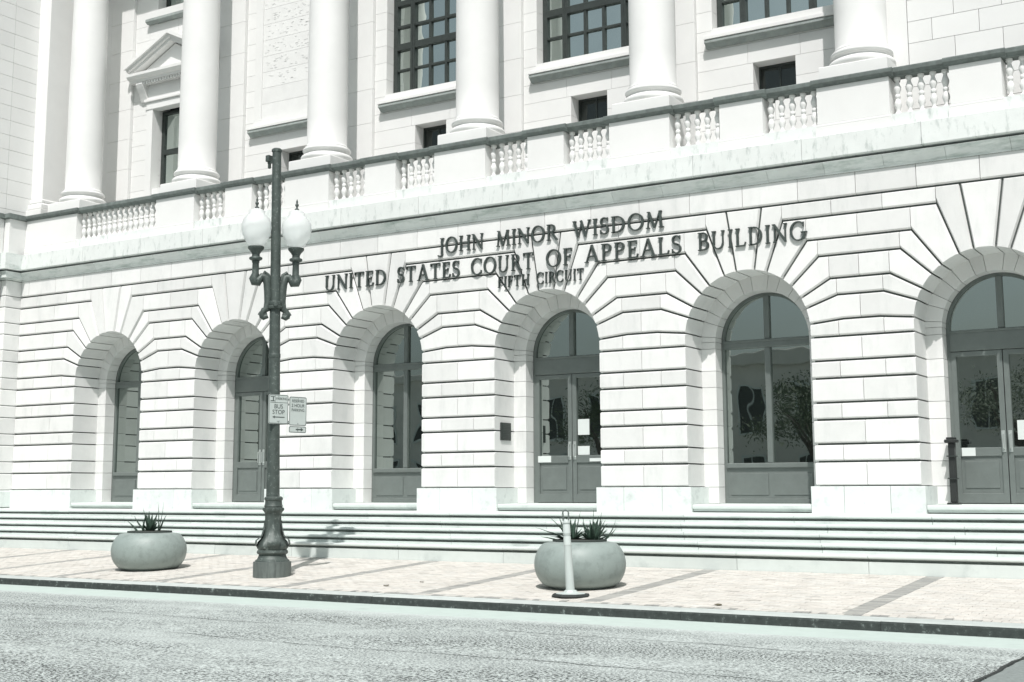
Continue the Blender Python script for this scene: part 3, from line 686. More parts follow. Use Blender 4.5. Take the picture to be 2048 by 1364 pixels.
put('lintel', MB().cbox(c-1.1, c+1.1, 2.0, 2.3, 12.30, 12.52, 0.01).cbox(c-1.16, c+1.16, 1.95, 2.3, 12.521, 12.60, 0.012), 'stone_up', aw)
put('frieze', MB().box(c-1.34, c+1.34, 2.03, 2.3, 12.62, 13.10), 'stone_up', aw)
ent = MB().xprism([(2.2, 13.125), (1.80, 13.125), (1.78, 13.19), (1.72, 13.21), (1.66, 13.28), (1.655, 13.36), (2.2, 13.36)], c-1.62, c+1.62)
for i in range(24): ent.box(c-1.30+i*0.11, c-1.30+i*0.11+0.06, 1.82, 2.0, 13.03, 13.12)
pe = put('entablature', ent, 'stone_up', aw)
ap = (c, 14.16)
for s in (-1, 1):
    e0 = (c+s*1.64, 13.37); d = Vector((ap[0]-e0[0], ap[1]-e0[1])).normalized(); nn = Vector((-d.y, d.x))*(1 if s < 0 else -1)
    def rk(h0, h1, y0):
        q = [(e0[0]+nn.x*h0, e0[1]+nn.y*h0), (ap[0], ap[1]+h0/abs(nn.y)), (ap[0], ap[1]+h1/abs(nn.y)), (e0[0]+nn.x*h1, e0[1]+nn.y*h1)]
        if s > 0: q = q[::-1]
        return q, y0
    mb = MB()
    for h0, h1, y0 in ((0.0, 0.08, 1.80), (0.08, 0.16, 1.72), (0.16, 0.26, 1.64)):
        q, y = rk(h0, h1-0.001, y0); mb.prism(q, y, 2.2)
    put('raking_cornice', mb, 'stone_up', aw)
put('tympanum', MB().prism([(c-1.5, 13.37), (c+1.5, 13.37), (c, 14.12)], 2.0, 2.15), 'stone_up', aw)
tw = put('upper_window', MB().box(c-0.86, c-0.76, 2.40, 2.5, 15.27, 17.6).box(c+0.76, c+0.86, 2.40, 2.5, 15.27, 17.6).box(c-0.76, c+0.76, 2.40, 2.5, 15.27, 15.4), 'bronze_dark', bld)
put('pane', MB().box(c-0.76, c+0.76, 2.45, 2.462, 15.4, 17.6), 'glass_up', tw)
put('sill', MB().xprism([(2.15, 15.05), (1.93, 15.05), (1.92, 14.97), (2.0, 14.92), (2.15, 14.92)], c-1.2, c+1.2), 'sill', tw)
put('sill_top', MB().box(c-1.15, c+1.15, 1.95, 2.42, 15.052, 15.27), 'stone_up', tw)
# end pavilion wall to the right, with the same courses
pv = put('pavilion_wall', MB().box(7.62, 14, 1.05, 2.4, 7.9, ZT), 'mortar', bld)
for ci in range(22):
    z0 = 7.93+0.436*ci-0.30; z1 = z0+0.436
    x = 7.57; k = 0
    if z0 < 7.9: continue
    first = 0.455 if ci % 2 else 0.87
    while x < 14:
        x1 = x+(first if k == 0 else 0.87); put('ashlar_block', stone([(x, z0), (x1, z0), (x1, z1), (x, z1)], ['v']*4, 1.0, 1.3, fr={'v': 0.005}, bk={'v': 0.004}, vd=0.02), 'stone_up', pv); x = x1; k += 1
# wing at the left end
wg = put('wing_wall', MB().box(-24, XC-0.02, -0.46, 2.0, ZL-0.2, 7.2), 'mortar', bld)
zl_ = [ZL]+ZJ
for z0, z1 in zip(zl_, zl_[1:]):
    pr_ = 0.06 if z0 == ZL else 0.0
    put('quoin', MB().cbox(XC-1.2, XC+pr_, -0.5-pr_, 0.2, z0+0.006, z1-0.006, 0.022), 'plinth' if pr_ else 'stone', wg)
    put('quoin', MB().cbox(XC-0.62-6, XC-1.206, -0.5-pr_, 0.2, z0+0.006, z1-0.006, 0.022), 'plinth' if pr_ else 'stone', wg)
put('wing_cornice', MB().box(-24, XC+0.03, -0.53, 0.2, 7.176, 7.222).box(-24, XC+0.15, -0.64, 0.2, 7.222, 7.40).box(-24, XC+0.24, -0.74, 0.3, 7.45, 7.90), 'mould', wg)
put('wing_parapet', MB().cbox(-24, XC+0.02, -0.50, 0.5, 7.90, ZC0, 0.01), 'stone_up', wg)
put('wing_coping', MB().cbox(-24, XC+0.10, -0.58, 0.58, ZC0+0.001, ZC1, 0.012), 'cap', wg)
pz = 7.95
XW = -17.34   # the wing steps forward once more
for z0, z1 in zip(zl_, zl_[1:]):
    put('quoin', MB().cbox(XW-1.5, XW+0.0, -3.6, -0.52, z0+0.006, z1-0.006, 0.022), 'plinth' if z0 == ZL else 'stone', wg)
put('wing_cornice', MB().box(-24, XW+0.03, -3.7, -0.75, 7.176, 7.222).box(-24, XW+0.15, -3.8, -0.75, 7.222, 7.40).box(-24, XW+0.24, -3.9, -0.75, 7.452, 7.90), 'mould', wg)
put('wing_parapet', MB().cbox(-24, XW+0.02, -3.6, -0.52, 7.90, ZC0, 0.01), 'stone_up', wg)
put('wing_coping', MB().cbox(-24, XW+0.10, -3.7, -0.59, ZC0+0.002, ZC1+0.002, 0.012), 'cap', wg)
uwg = put('wing_upper_wall', MB().box(-24, -17.42, -3.0, 2.2, 7.95, ZT), 'mortar', bld)
while pz < ZT:
    for y0, y1 in ((-3.0, -2.1), (-2.1, -1.25), (-1.25, -0.45), (-0.45, 0.42)):
        put('side_block', MB().cbox(-17.7, -17.37, y0+0.004, y1-0.004, pz+0.004, min(pz+0.43, ZT)-0.004, 0.004), 'stone_up', uwg)
    pz += 0.43
an = put('corner_pilaster', MB().cbox(-17.6, -16.88, 0.38, 2.2, 9.62, ZT, 0.01).cbox(-17.6, -16.83, 0.33, 2.2, 9.5, 9.62, 0.03).cbox(-17.6, -16.78, 0.28, 2.2, 9.3, 9.5, 0.05).cbox(-17.6, -16.72, 0.22, 2.2, 9.06, 9.3, 0.01), 'stone_up', bld)

# ------------------------------------------------------------------ bronze lettering on the wall
TK, TN = 0.122, 0.062
def letter_mesh(ch, h, sx):
    """capital letter, serifed; returns (mesh builder, advance) in metres; front at y=0, depth .05"""
    P = []
    def ln(x0, y0, x1, y1, t, ext=0.0):
        dx, dy = x1-x0, y1-y0; l = hypot(dx, dy); ux, uy = dx/l, dy/l; nx, ny = -uy*t/2, ux*t/2
        P.append([(x0-ux*ext-nx, y0-uy*ext-ny), (x1+ux*ext-nx, y1+uy*ext-ny), (x1+ux*ext+nx, y1+uy*ext+ny), (x0-ux*ext+nx, y0-uy*ext+ny)])
    def rect(x0, x1, y0, y1): P.append([(x0, y0), (x1, y0), (x1, y1), (x0, y1)])
    def serif(x, t, y): rect(x-t/2-0.07, x+t/2+0.07, (0 if y == 0 else 0.95), (0.05 if y == 0 else 1.0))
    def stem(x, t=TK, bot=True, top=True):
        rect(x-t/2, x+t/2, 0, 1)
        if bot: serif(x, t, 0)
        if top: serif(x, t, 1)
    def ring(cx, cy_, rx, ry, a0, a1, tk=TK, tn=TN, n=None):
        n = n or max(6, int(abs(a1-a0)/12))
        for i in range(n):
            q = []
            for a, k in ((a0+(a1-a0)*i/n, 1), (a0+(a1-a0)*(i+1)/n, 1), (a0+(a1-a0)*(i+1)/n, 0), (a0+(a1-a0)*i/n, 0)):
                aa = radians(a); q.append((cx+(rx-(0 if k else tk))*cos(aa), cy_+(ry-(0 if k else tn))*sin(aa)))
            P.append(q)
    if ch == 'I': stem(0.15); wd = 0.30
    elif ch == 'H': stem(0.15); stem(0.75); rect(0.2, 0.7, 0.47, 0.47+TN); wd = 0.90
    elif ch == 'N': stem(0.12, TN, True, False); stem(0.74, TN, False, True); ln(0.10, 0.97, 0.74, 0.02, TK); rect(-0.02, 0.14, 0.95, 1.0); wd = 0.86
    elif ch == 'M': ln(0.10, 0.0, 0.18, 1.0, TN); ln(0.17, 0.98, 0.48, 0.03, TK); ln(0.48, 0.03, 0.80, 0.98, TN); ln(0.80, 1.0, 0.88, 0.0, TK); rect(0.0, 0.21, 0, 0.05); rect(0.74, 1.02, 0, 0.05); rect(0.07, 0.2, 0.95, 1); rect(0.78, 0.92, 0.95, 1); wd = 1.0
    elif ch == 'W': ln(0.08, 1.0, 0.33, 0.0, TK); ln(0.33, 0.0, 0.56, 0.92, TN); ln(0.50, 1.0, 0.78, 0.0, TK); ln(0.78, 0.0, 1.02, 1.0, TN); rect(-0.02, 0.2, 0.95, 1.0); rect(0.92, 1.12, 0.95, 1.0); wd = 1.08
    elif ch == 'J': rect(0.22, 0.22+TK, -0.05, 1); rect(0.15, 0.44, 0.95, 1); ring(0.135, -0.02, 0.23, 0.22, -150, 0, TK*0.9, TN); wd = 0.44
    elif ch == 'O': ring(0.47, 0.5, 0.47, 0.53, 0, 360, n=26); wd = 0.94
    elif ch == 'C': ring(0.47, 0.5, 0.47, 0.53, 48, 312, n=20); rect(0.745, 0.80, 0.72, 0.96); rect(0.745, 0.80, 0.06, 0.26); wd = 0.84
    elif ch == 'G': ring(0.47, 0.5, 0.47, 0.53, 48, 318, n=20); rect(0.745, 0.80, 0.72, 0.96); rect(0.73, 0.73+TK, 0.05, 0.42); rect(0.62, 0.98, 0.40, 0.45); wd = 0.96
    elif ch == 'D': stem(0.15); ring(0.34, 0.5, 0.48, 0.5, -90, 90); rect(0.15, 0.36, 1-TN, 1.0-0.004); rect(0.15, 0.36, 0.004, TN); wd = 0.86
    elif ch in 'PRB':
        stem(0.15); ring(0.34, 0.745, 0.27, 0.255, -90, 90, TK*0.9, TN); rect(0.15, 0.36, 1-TN, 0.996); rect(0.15, 0.36, 0.49, 0.49+TN)
        if ch == 'R': ln(0.36, 0.50, 0.70, 0.03, TK*0.95); rect(0.62, 0.80, 0, 0.05); wd = 0.76
        elif ch == 'B': ring(0.36, 0.275, 0.32, 0.275, -90, 90); rect(0.15, 0.38, 0.004, TN); wd = 0.70
        else: wd = 0.64
    elif ch == 'S':
        ring(0.27, 0.755, 0.25, 0.265, 35, 250, TK*0.8, TN); ring(0.27, 0.255, 0.27, 0.275, 85, -150, TK*0.8, TN); ln(0.13, 0.58, 0.43, 0.44, TK); rect(0.44, 0.49, 0.78, 0.99); rect(0.02, 0.07, 0.02, 0.26); wd = 0.54
    elif ch == 'U': rect(0.15-TK/2, 0.15+TK/2, 0.30, 1); serif(0.15, TK, 1); rect(0.70-TN/2, 0.70+TN/2, 0.30, 1); serif(0.70, TN, 1); ring(0.4075, 0.31, 0.33, 0.335, 180, 360, TK*0.75, TN); wd = 0.86
    elif ch == 'T': stem(0.38, TK, True, False); rect(0.02, 0.74, 1-TN, 1); rect(0.02, 0.07, 0.80, 1-TN); rect(0.69, 0.74, 0.80, 1-TN); wd = 0.76
    elif ch in 'EFL':
        stem(0.15)
        if ch != 'L': rect(0.2, 0.56, 1-TN, 0.997); rect(0.51, 0.56, 0.80, 1-TN); rect(0.2, 0.46, 0.48, 0.48+TN); rect(0.42, 0.46, 0.41, 0.62)
        if ch != 'F': rect(0.2, 0.60, 0.003, TN); ln(0.56, TN, 0.62, 0.22, 0.05)
        wd = 0.64 if ch != 'F' else 0.58
    elif ch == 'A': ln(0.10, 0.0, 0.42, 1.02, TN); ln(0.42, 1.02, 0.76, 0.0, TK); rect(0.22, 0.60, 0.33, 0.33+TN); rect(0.0, 0.22, 0, 0.05); rect(0.62, 0.90, 0, 0.05); wd = 0.86
    mb = MB()
    for i, q in enumerate(P):
        ar = sum(q[k][0]*q[(k+1) % len(q)][1]-q[(k+1) % len(q)][0]*q[k][1] for k in range(len(q)))
        if ar < 0: q = q[::-1]
        mb.prism([(x*h*sx, z*h) for x, z in q], -0.0007*(i % 9), 0.045+0.0003*(i % 5))
    return mb, wd
def lettering(label, words, z, h):
    x_first = words[0][1]
    t = empty('wall_lettering', (x_first, -0.07, z), label, 'sign', 'bronze name lettering on the courthouse wall')
    for txt, x0, x1 in words:
        adv = [letter_mesh(c_, 1, 1)[1] for c_ in txt]; gap = 0.14
        tot = sum(adv)+gap*(len(txt)-1); sx = (x1-x0)/(tot*h); x = x0
        for c_, a_ in zip(txt, adv):
            mb, _ = letter_mesh(c_, h, sx); mb.v = [(vx+x, vy-0.052, vz+z) for vx, vy, vz in mb.v]
            put('letter', mb, 'letter', t); x += (a_+gap)*h*sx
lettering('top line of serif bronze letters reading JOHN MINOR WISDOM', [('JOHN', -2.74, -1.545), ('MINOR', -1.20, 0.325), ('WISDOM', 0.705, 2.79)], 6.55, 0.345)
lettering('long middle line of bronze letters reading UNITED STATES COURT OF APPEALS BUILDING', [('UNITED', -6.01, -4.20), ('STATES', -3.88, -2.17), ('COURT', -1.86, -0.27), ('OF', 0.05, 0.68), ('APPEALS', 0.98, 3.17), ('BUILDING', 3.53, 5.76)], 5.98, 0.36)
lettering('short bottom line of small bronze letters reading FIFTH CIRCUIT', [('FIFTH', -1.165, -0.37), ('CIRCUIT', -0.19, 0.95)], 5.635, 0.245)

# plaque on the arch reveal, notices on the doors
pq = empty('bronze_plaque', (-W, 0.43, 2.36), 'dark bronze plaque fixed to the reveal of the doorway under FIFTH CIRCUIT', 'plaque')
put('plate', MB().cbox(-W-0.004, -W+0.028, 0.225, 0.635, 2.35, 2.735, 0.006), 'bronze_dark', pq)
for i in range(9): put('text_line', MB().box(-W+0.0275, -W+0.033, 0.265+R.uniform(0, 0.02), 0.595-R.uniform(0, 0.06), 2.69-i*0.036, 2.704-i*0.036), 'letter', pq)
def notice(x0, x1, z0, z1, y, label):
    o = put('paper_notice', MB().box(x0, x1, y, y+0.003, z0, z1), 'paper', None, at=((x0+x1)/2, y, z0)); tag(o, label, 'notice', 'paper notices on the doors'); return o
notice(-0.86, -0.53, 1.88, 2.02, 1.128, 'wide white paper notice on left door leaf under FIFTH CIRCUIT')
notice(0.12, 0.40, 2.46, 2.80, 1.172, 'upright white paper notice on the door glass under FIFTH CIRCUIT')
notice(0.115, 0.40, 2.03, 2.22, 1.172, 'white paper notice beside the door handle under FIFTH CIRCUIT')
notice(0.42, 0.86, 1.885, 1.955, 1.128, 'narrow white paper strip on right door leaf under FIFTH CIRCUIT')
notice(8.95-0.80, 8.95-0.56, 1.87, 2.02, 1.128, 'small white paper notice on the door behind the black ash stand')
notice(9.13, 9.45, 2.15, 2.50, 1.172, 'large white paper notice on the glass of the door with the black stand')
st = empty('ash_stand', (8.10, 0.62, 0.99), 'black metal ash stand against the door jamb at the top of the steps', 'ash stand')
put('body', MB().cbox(8.02, 8.13, 0.62, 0.74, 1.03, 2.10, 0.012), 'signal', st)
put('foot', MB().cbox(7.97, 8.18, 0.55, 0.77, 0.99, 1.029, 0.008), 'signal', st)
put('hood', MB().cbox(7.97, 8.18, 0.55, 0.77, 2.101, 2.16, 0.012).cbox(8.0, 8.15, 0.58, 0.74, 2.161, 2.20, 0.008), 'signal', st)
for z_ in (1.45, 1.85): put('trim', MB().box(7.995, 8.155, 0.575, 0.745, z_, z_+0.02), 'bronze_dark', st)

# ------------------------------------------------------------------ street lamp
LX, LY, LZ = -1.475, -6.73, zs_(-6.73)
lamp = empty('street_lamp', (LX, LY, LZ), 'tall iron street lamp with ornate cast base and two white acorn globes', 'street lamp')
lean = -0.0135
def lx(z): return LX+lean*(z-LZ)
put('footing', MB().lathe([(0.318, -0.05), (0.318, 0.245), (0.30, 0.25)], 40, (LX, LY, LZ)), 'iron_base', lamp, smooth=30)
bp2 = [(0.29, 0.252), (0.285, 0.268), (0.255, 0.29), (0.235, 0.33), (0.225, 0.365), (0.25, 0.375), (0.262, 0.40), (0.255, 0.43), (0.235, 0.445), (0.25, 0.47), (0.258, 0.51), (0.235, 0.575), (0.185, 0.63), (0.158, 0.69), (0.143, 0.78), (0.132, 0.88), (0.128, 0.97), (0.135, 1.05), (0.155, 1.075), (0.175, 1.105), (0.172, 1.135), (0.15, 1.15), (0.158, 1.17), (0.145, 1.20), (0.14, 1.26), (0.155, 1.28), (0.155, 1.31), (0.14, 1.325), (0.118, 1.335)]
mb = MB(); seg = 64; vs = []; fs = []
for r_, z_ in bp2:
    for i in range(seg):
        a_ = 2*pi*i/seg; k = 0.0
        if 0.45 < z_ < 1.06: k = 0.05*cos(8*a_)+0.025*cos(16*a_+z_*20)+0.02*sin(z_*55)*cos(8*a_+z_*9)
        if 1.08 < z_ < 1.15: k = 0.05*cos(16*a_)
        rr = r_*(1+k); vs.append((LX+rr*cos(a_), LY+rr*sin(a_), LZ+z_))
for j in range(len(bp2)-1):
    for i in range(seg): fs.append((j*seg+i, j*seg+(i+1) % seg, (j+1)*seg+(i+1) % seg, (j+1)*seg+i))
fs.append(tuple(range((len(bp2)-1)*seg, len(bp2)*seg)))
put('ornate_base', MB().add(vs, fs), 'iron', lamp, smooth=35)
for k in range(4):   # acanthus leaves on the swelling of the base
    a_ = pi/4+k*pi/2; d = Vector((cos(a_), sin(a_), 0)); s_ = Vector((-sin(a_), cos(a_), 0)); mb = MB()
    sp = [(0.23, 0.47, 0.05), (0.285, 0.52, 0.10), (0.275, 0.60, 0.11), (0.185, 0.68, 0.085), (0.155, 0.78, 0.06), (0.139, 0.88, 0.035), (0.137, 0.93, 0.012)]
    vs = []; fs = []
    for r_, z_, wd in sp:
        c0 = Vector((LX, LY, LZ+z_))
        for u in (-1, -0.5, 0, 0.5, 1): vs.append(c0+d*(r_+0.012*(1-abs(u))-0.012*abs(u))+s_*wd*u)
    for j in range(len(sp)-1):
        for i in range(4): fs.append((j*5+i, j*5+i+1, j*5+6+i, j*5+5+i))
    put('leaf_ornament', mb.add(vs, fs), 'iron', lamp, smooth=60)
zs3 = [1.33, 2.5, 3.7, 4.6, 5.5, 6.4, 7.36]; rs3 = [0.114, 0.104, 0.096, 0.091, 0.087, 0.082, 0.078]
put('pole', MB().tube([(lx(LZ+z), LY, LZ+z) for z in zs3], rs3, 20), 'iron', lamp, smooth=40)
put('pole_cap', MB().lathe([(0.08, 0), (0.092, 0.006), (0.092, 0.04), (0.07, 0.06), (0.0, 0.068)], 20, (lx(7.2), LY, LZ+7.35), cap=False), 'iron', lamp, smooth=40)
put('joint_band', MB().lathe([(0.10, 0), (0.104, 0.01), (0.104, 0.07), (0.10, 0.08)], 20, (lx(3.6), LY, 3.55)), 'iron', lamp, smooth=40)
put('sensor_bracket', MB().box(lx(7)-0.20, lx(7)-0.07, LY-0.02, LY+0.02, 7.02, 7.05).cbox(lx(7)-0.22, lx(7)-0.14, LY-0.05, LY+0.05, 7.05, 7.17, 0.01).cbox(lx(7)-0.19, lx(7)-0.15, LY-0.02, LY+0.02, 6.93, 7.03, 0.008), 'iron', lamp)
AD = Vector((0.70, 0.714, 0)); AL = 0.345
for s in (-1, 1):
    c0 = Vector((lx(4.8), LY, 0)); ad = AD*s; zo = 0.0
    def ap_(d, z): return tuple(c0+ad*d+Vector((0, 0, z+zo)))
    arm = MB(); path = [(0.12, 4.28), (0.185, 4.25), (0.22, 4.31), (0.185, 4.38), (0.14, 4.40), (0.115, 4.52), (0.12, 4.68), (0.14, 4.84), (0.18, 4.97), (0.23, 4.98), (0.265, 4.93), (0.31, 4.86), (AL, 4.87), (AL+0.03, 4.93), (AL, 5.0)]
    arm.tube([ap_(*q) for q in path], [0.04, 0.05, 0.05, 0.055, 0.062, 0.07, 0.072, 0.066, 0.06, 0.055, 0.062, 0.075, 0.085, 0.078, 0.066], 12)
    sc1 = [(0.0, 4.27)]
    for k in range(14):
        a_ = k*0.75; rr = 0.075-0.0045*k; sc1.append((AL+rr*cos(a_)*0.9, 4.90+rr*sin(a_)))
    arm.tube([ap_(*q) for q in sc1[1:]], 0.036, 8)
    arm.tube([ap_(0.20+0.06*cos(k*0.8)*(1-k*0.05), 4.29+0.06*sin(k*0.8)*(1-k*0.05)) for k in range(12)], 0.034, 8)
    arm.tube([ap_(0.10, 4.90), ap_(0.13, 5.0), ap_(0.19, 5.05), ap_(0.22, 5.0), ap_(0.19, 4.96)], [0.03, 0.035, 0.03, 0.028, 0.02], 8)
    put('arm', arm, 'iron', lamp, smooth=50)
    hx = Vector(ap_(AL, 0))
    hp = [(0.06, 4.98), (0.066, 5.0), (0.06, 5.02), (0.056, 5.2), (0.068, 5.22), (0.062, 5.24), (0.11, 5.265), (0.115, 5.285), (0.11, 5.30), (0.068, 5.32), (0.066, 5.36), (0.09, 5.40), (0.125, 5.44), (0.14, 5.46), (0.14, 5.49), (0.11, 5.495)]
    put('lamp_holder', MB().lathe(hp, 24, hx), 'iron', lamp, smooth=40)
    gp = [(0.10, 5.496), (0.14, 5.53), (0.205, 5.62), (0.248, 5.73), (0.262, 5.83), (0.25, 5.92), (0.21, 6.0), (0.165, 6.05), (0.14, 6.065), (0.14, 6.12), (0.125, 6.135), (0.07, 6.16), (0.03, 6.175)]
    put('globe', MB().lathe(gp, 32, hx), 'globe', lamp, smooth=60)
    put('finial', MB().lathe([(0.035, 6.172), (0.04, 6.19), (0.02, 6.205), (0.016, 6.23), (0.034, 6.255), (0.03, 6.275), (0.014, 6.30), (0.02, 6.32), (0.004, 6.37)], 12, hx), 'iron', lamp, smooth=50)
put('clamp', MB().lathe([(0.10, 4.40), (0.135, 4.41), (0.14, 4.44), (0.12, 4.46), (0.135, 4.50), (0.13, 4.53), (0.10, 4.54)], 20, (lx(4.5), LY, 0)), 'iron', lamp, smooth=40)
for k in range(2):
    a_ = 0.785+pi/2+k*pi; d = Vector((cos(a_), sin(a_), 0)); c0 = Vector((lx(4.5), LY, 0)); put('clamp_boss', MB().tube([c0+d*0.09+Vector((0,0,4.47)), c0+d*0.17+Vector((0,0,4.47))], [0.05, 0.035], 12), 'iron', lamp, smooth=40)

# ------------------------------------------------------------------ signs on the lamp
def text_mesh(s, size):
    cu = bpy.data.curves.new('t', 'FONT'); cu.body = s; cu.size = size; cu.align_x = 'CENTER'; cu.align_y = 'CENTER'; cu.extrude = 0.0008
    o = bpy.data.objects.new('t', cu); COL.objects.link(o); bpy.context.view_layer.update()
    me = bpy.data.meshes.new_from_object(o.evaluated_get(bpy.context.evaluated_depsgraph_get())); bpy.data.objects.remove(o); bpy.data.curves.remove(cu); return me
def rrect(w_, h_, r_, n=5):
    pts = []
    for cx_, cz_, a0 in ((w_/2-r_, -h_/2+r_, -90), (w_/2-r_, h_/2-r_, 0), (-w_/2+r_, h_/2-r_, 90), (-w_/2+r_, -h_/2+r_, 180)):
        for i in range(n+1): a_ = radians(a0+90*i/n); pts.append((cx_+r_*cos(a_), cz_+r_*sin(a_)))
    return pts
def sign_board(label, centre, w_, h_, rz, texts, bars_, border=True):
    """flat plate facing its local -Y"""
    t = empty('street_sign', centre, label, 'sign', 'parking signs on the lamp post')
    t.rotation_euler = (0, 0, rz)
    def sub(name, mb, mt):
        o = bpy.data.objects.new(name, mb.mesh(name, mt)); COL.objects.link(o); o.parent = t; return o
    sub('plate', MB().prism(rrect(w_, h_, 0.03), -0.003, 0.003), 'sign_white')
    if border:
        ou = rrect(w_-0.012, h_-0.012, 0.027); inn = rrect(w_-0.030, h_-0.030, 0.02); n = len(ou)
        sub('border', MB().add([(x, -0.0042, z) for x, z in ou]+[(x, -0.0042, z) for x, z in inn], [(i, (i+1) % n, n+(i+1) % n, n+i) for i in range(n)]), 'sign_ink')
    for s, size, x, z, sxx in texts:
        me = text_mesh(s, size); me.materials.clear(); me.materials.append(M['sign_ink'])
        me.transform(Matrix.Translation((x, -0.0048, z)) @ Matrix.Rotation(pi/2, 4, 'X') @ Matrix.Diagonal((sxx, 1, 1, 1)))
        o = bpy.data.objects.new('text', me); COL.objects.link(o); o.parent = t
    for q in bars_: sub('mark', MB().prism(q, -0.0047, -0.0031), 'sign_ink')
    for sz in (-1, 1): sub('bolt', MB().tube([(0, -0.009, sz*(h_/2-0.035)), (0, 0.01, sz*(h_/2-0.035))], 0.007, 8), 'iron_base')
    return t
def bar(x0, x1, z0, z1): return [(x0, z0), (x1, z0), (x1, z1), (x0, z1)]
def arrow(x0, x1, z, th, hl_):
    d = 1 if x1 > x0 else -1; q = [(x0, z-th/2), (x1-d*hl_, z-th/2), (x1-d*hl_, z-th*1.5), (x1, z), (x1-d*hl_, z+th*1.5), (x1-d*hl_, z+th/2), (x0, z+th/2)]
    return q if d > 0 else q[::-1]
SRZ = radians(76)
sx_ = lx(2.6)+0.115
sign_board('white bus stop sign with left arrow and a small parking panel on the lamp post', (sx_, LY-0.015, 2.665), 0.40, 0.50, SRZ,
    [('BUS', 0.105, 0.0, 0.045, 1.0), ('STOP', 0.105, 0.0, -0.052, 1.0), ('PARKING', 0.062, 0.062, 0.178, 0.88)],
    [arrow(0.125, -0.125, -0.135, 0.016, 0.05), bar(-0.17, 0.18, 0.110, 0.117), bar(-0.075, -0.069, 0.117, 0.232), bar(-0.165, -0.085, 0.205, 0.217), bar(-0.165, -0.085, 0.133, 0.147), bar(-0.118, -0.100, 0.147, 0.205), bar(-0.03, 0.0, -0.21, -0.203), bar(0.01, 0.03, -0.205, -0.198)])
u_ = Vector((cos(SRZ), sin(SRZ), 0)); c2 = Vector((sx_, LY-0.015, 2.645))+u_*0.40
sign_board('white sign reading RESERVED 2 HOUR PARKING beside the bus stop sign', tuple(c2), 0.375, 0.50, SRZ+radians(3),
    [('RESERVED', 0.068, 0.0, 0.175, 0.86), ('2 HOUR', 0.078, 0.0, 0.095, 1.0), ('PARKING', 0.068, 0.0, 0.018, 0.98)], [])
sign_board('small white plate with a right arrow under the RESERVED parking sign', (c2.x, c2.y, c2.z-0.315), 0.375, 0.115, SRZ+radians(3), [], [arrow(-0.04, 0.125, 0.0, 0.022, 0.055)])
brk = put('sign_bracket', MB().box(lx(2.6)-0.02, sx_-0.006, LY-0.02, LY+0.02, 2.83, 2.86).box(lx(2.6)-0.02, sx_-0.006, LY-0.02, LY+0.02, 2.45, 2.48).box(sx_-0.035, sx_-0.02, LY, LY+0.62, 2.83, 2.86).box(sx_-0.035, sx_-0.02, LY, LY+0.62, 2.45, 2.48), 'iron_base', lamp)

# ------------------------------------------------------------------ planters and succulents
def planter(x, y, label, seed):
    z = zs_(y); r = random.Random(seed)
    t = empty('planter', (x, y, z), label, 'planter', 'round planters on the pavement')
    pr = [(0.40, -0.02), (0.45, 0.0), (0.475, 0.03)]
    for i in range(17):
        a_ = -1.02+2.02*i/16; pr.append((0.36+0.315*cos(a_)*1.0, 0.335+0.36*sin(a_)))
    pr = [(q, max(zz, -0.02)) for q, zz in pr]
    put('bowl', MB().lathe(pr+[(0.425, 0.655), (0.39, 0.662)], 64, (x, y, z)), 'planter', t, smooth=50)
    put('rim', MB().lathe([(0.385, 0.655), (0.398, 0.66), (0.402, 0.675), (0.398, 0.69), (0.37, 0.692), (0.36, 0.68)], 48, (x, y, z), cap=False), 'planter_rim', t, smooth=50)
    put('soil', MB().lathe([(0.37, 0.66), (0.37, 0.672), (0.2, 0.69), (0.0, 0.695)], 24, (x, y, z), cap=False), 'soil', t, smooth=60)
    return t, z
def leaf(mb, p, az, tilt, ln, wd, curl):
    """thick tapering succulent leaf with a channel"""
    d = Vector((cos(az), sin(az), 0)); s_ = Vector((-sin(az), cos(az), 0)); n = 7; vs = []; fs = []; pos = Vector(p); ang = tilt
    for i in range(n+1):
        u = i/n; wv = wd*(1-u**1.6)*(0.75+0.5*sin(min(u*3, 1)*pi/2)*0.5)+0.002; tk = wv*0.45
        t = d*sin(ang)+Vector((0, 0, cos(ang))); nn = d*cos(ang)-Vector((0, 0, sin(ang)))
        vs += [pos-s_*wv+(-nn)*tk*0.3, pos-nn*tk*0.15, pos+s_*wv+(-nn)*tk*0.3, pos+s_*wv*0.6+nn*tk*0.7, pos+nn*tk, pos-s_*wv*0.6+nn*tk*0.7]
        pos = pos+t*ln/n; ang += curl/n
    for i in range(n):
        for k in range(6): fs.append((i*6+k, i*6+(k+1) % 6, i*6+6+(k+1) % 6, i*6+6+k))
    fs += [(5, 4, 3, 2, 1, 0), tuple(range(n*6, n*6+6))]
    mb.add(vs, fs)
def plant(x, y, z, label, leaves, seed):
    r = random.Random(seed); t = empty('succulent_plant', (x, y, z), label, 'plant', 'succulents growing in the planters')
    for (dx, dy, az, tilt, ln, wd, curl) in leaves:
        mb = MB(); leaf(mb, (x+dx*1.15, y+dy*1.15, z), az, tilt, ln*1.18, wd*1.15, curl); put('leaf', mb, 'leaf', t, smooth=60)
    return t
def rosette(r, n, l0, l1, x0=0.0, y0=0.0, spread=0.6):
    out = []
    for i in range(n):
        az = r.uniform(0, 2*pi); u = r.random(); out.append((x0+0.03*cos(az), y0+0.03*sin(az), az, 0.08+spread*u, r.uniform(l0, l1)*(1-0.25*u), r.uniform(0.026, 0.042), r.uniform(-0.25, 0.35)))
    return out
t1, z1_ = planter(-4.75, -6.42, 'round squat concrete planter standing to the left of the street lamp', 1)
t2, z2_ = planter(4.28, -6.48, 'round squat concrete planter behind the white post', 2)
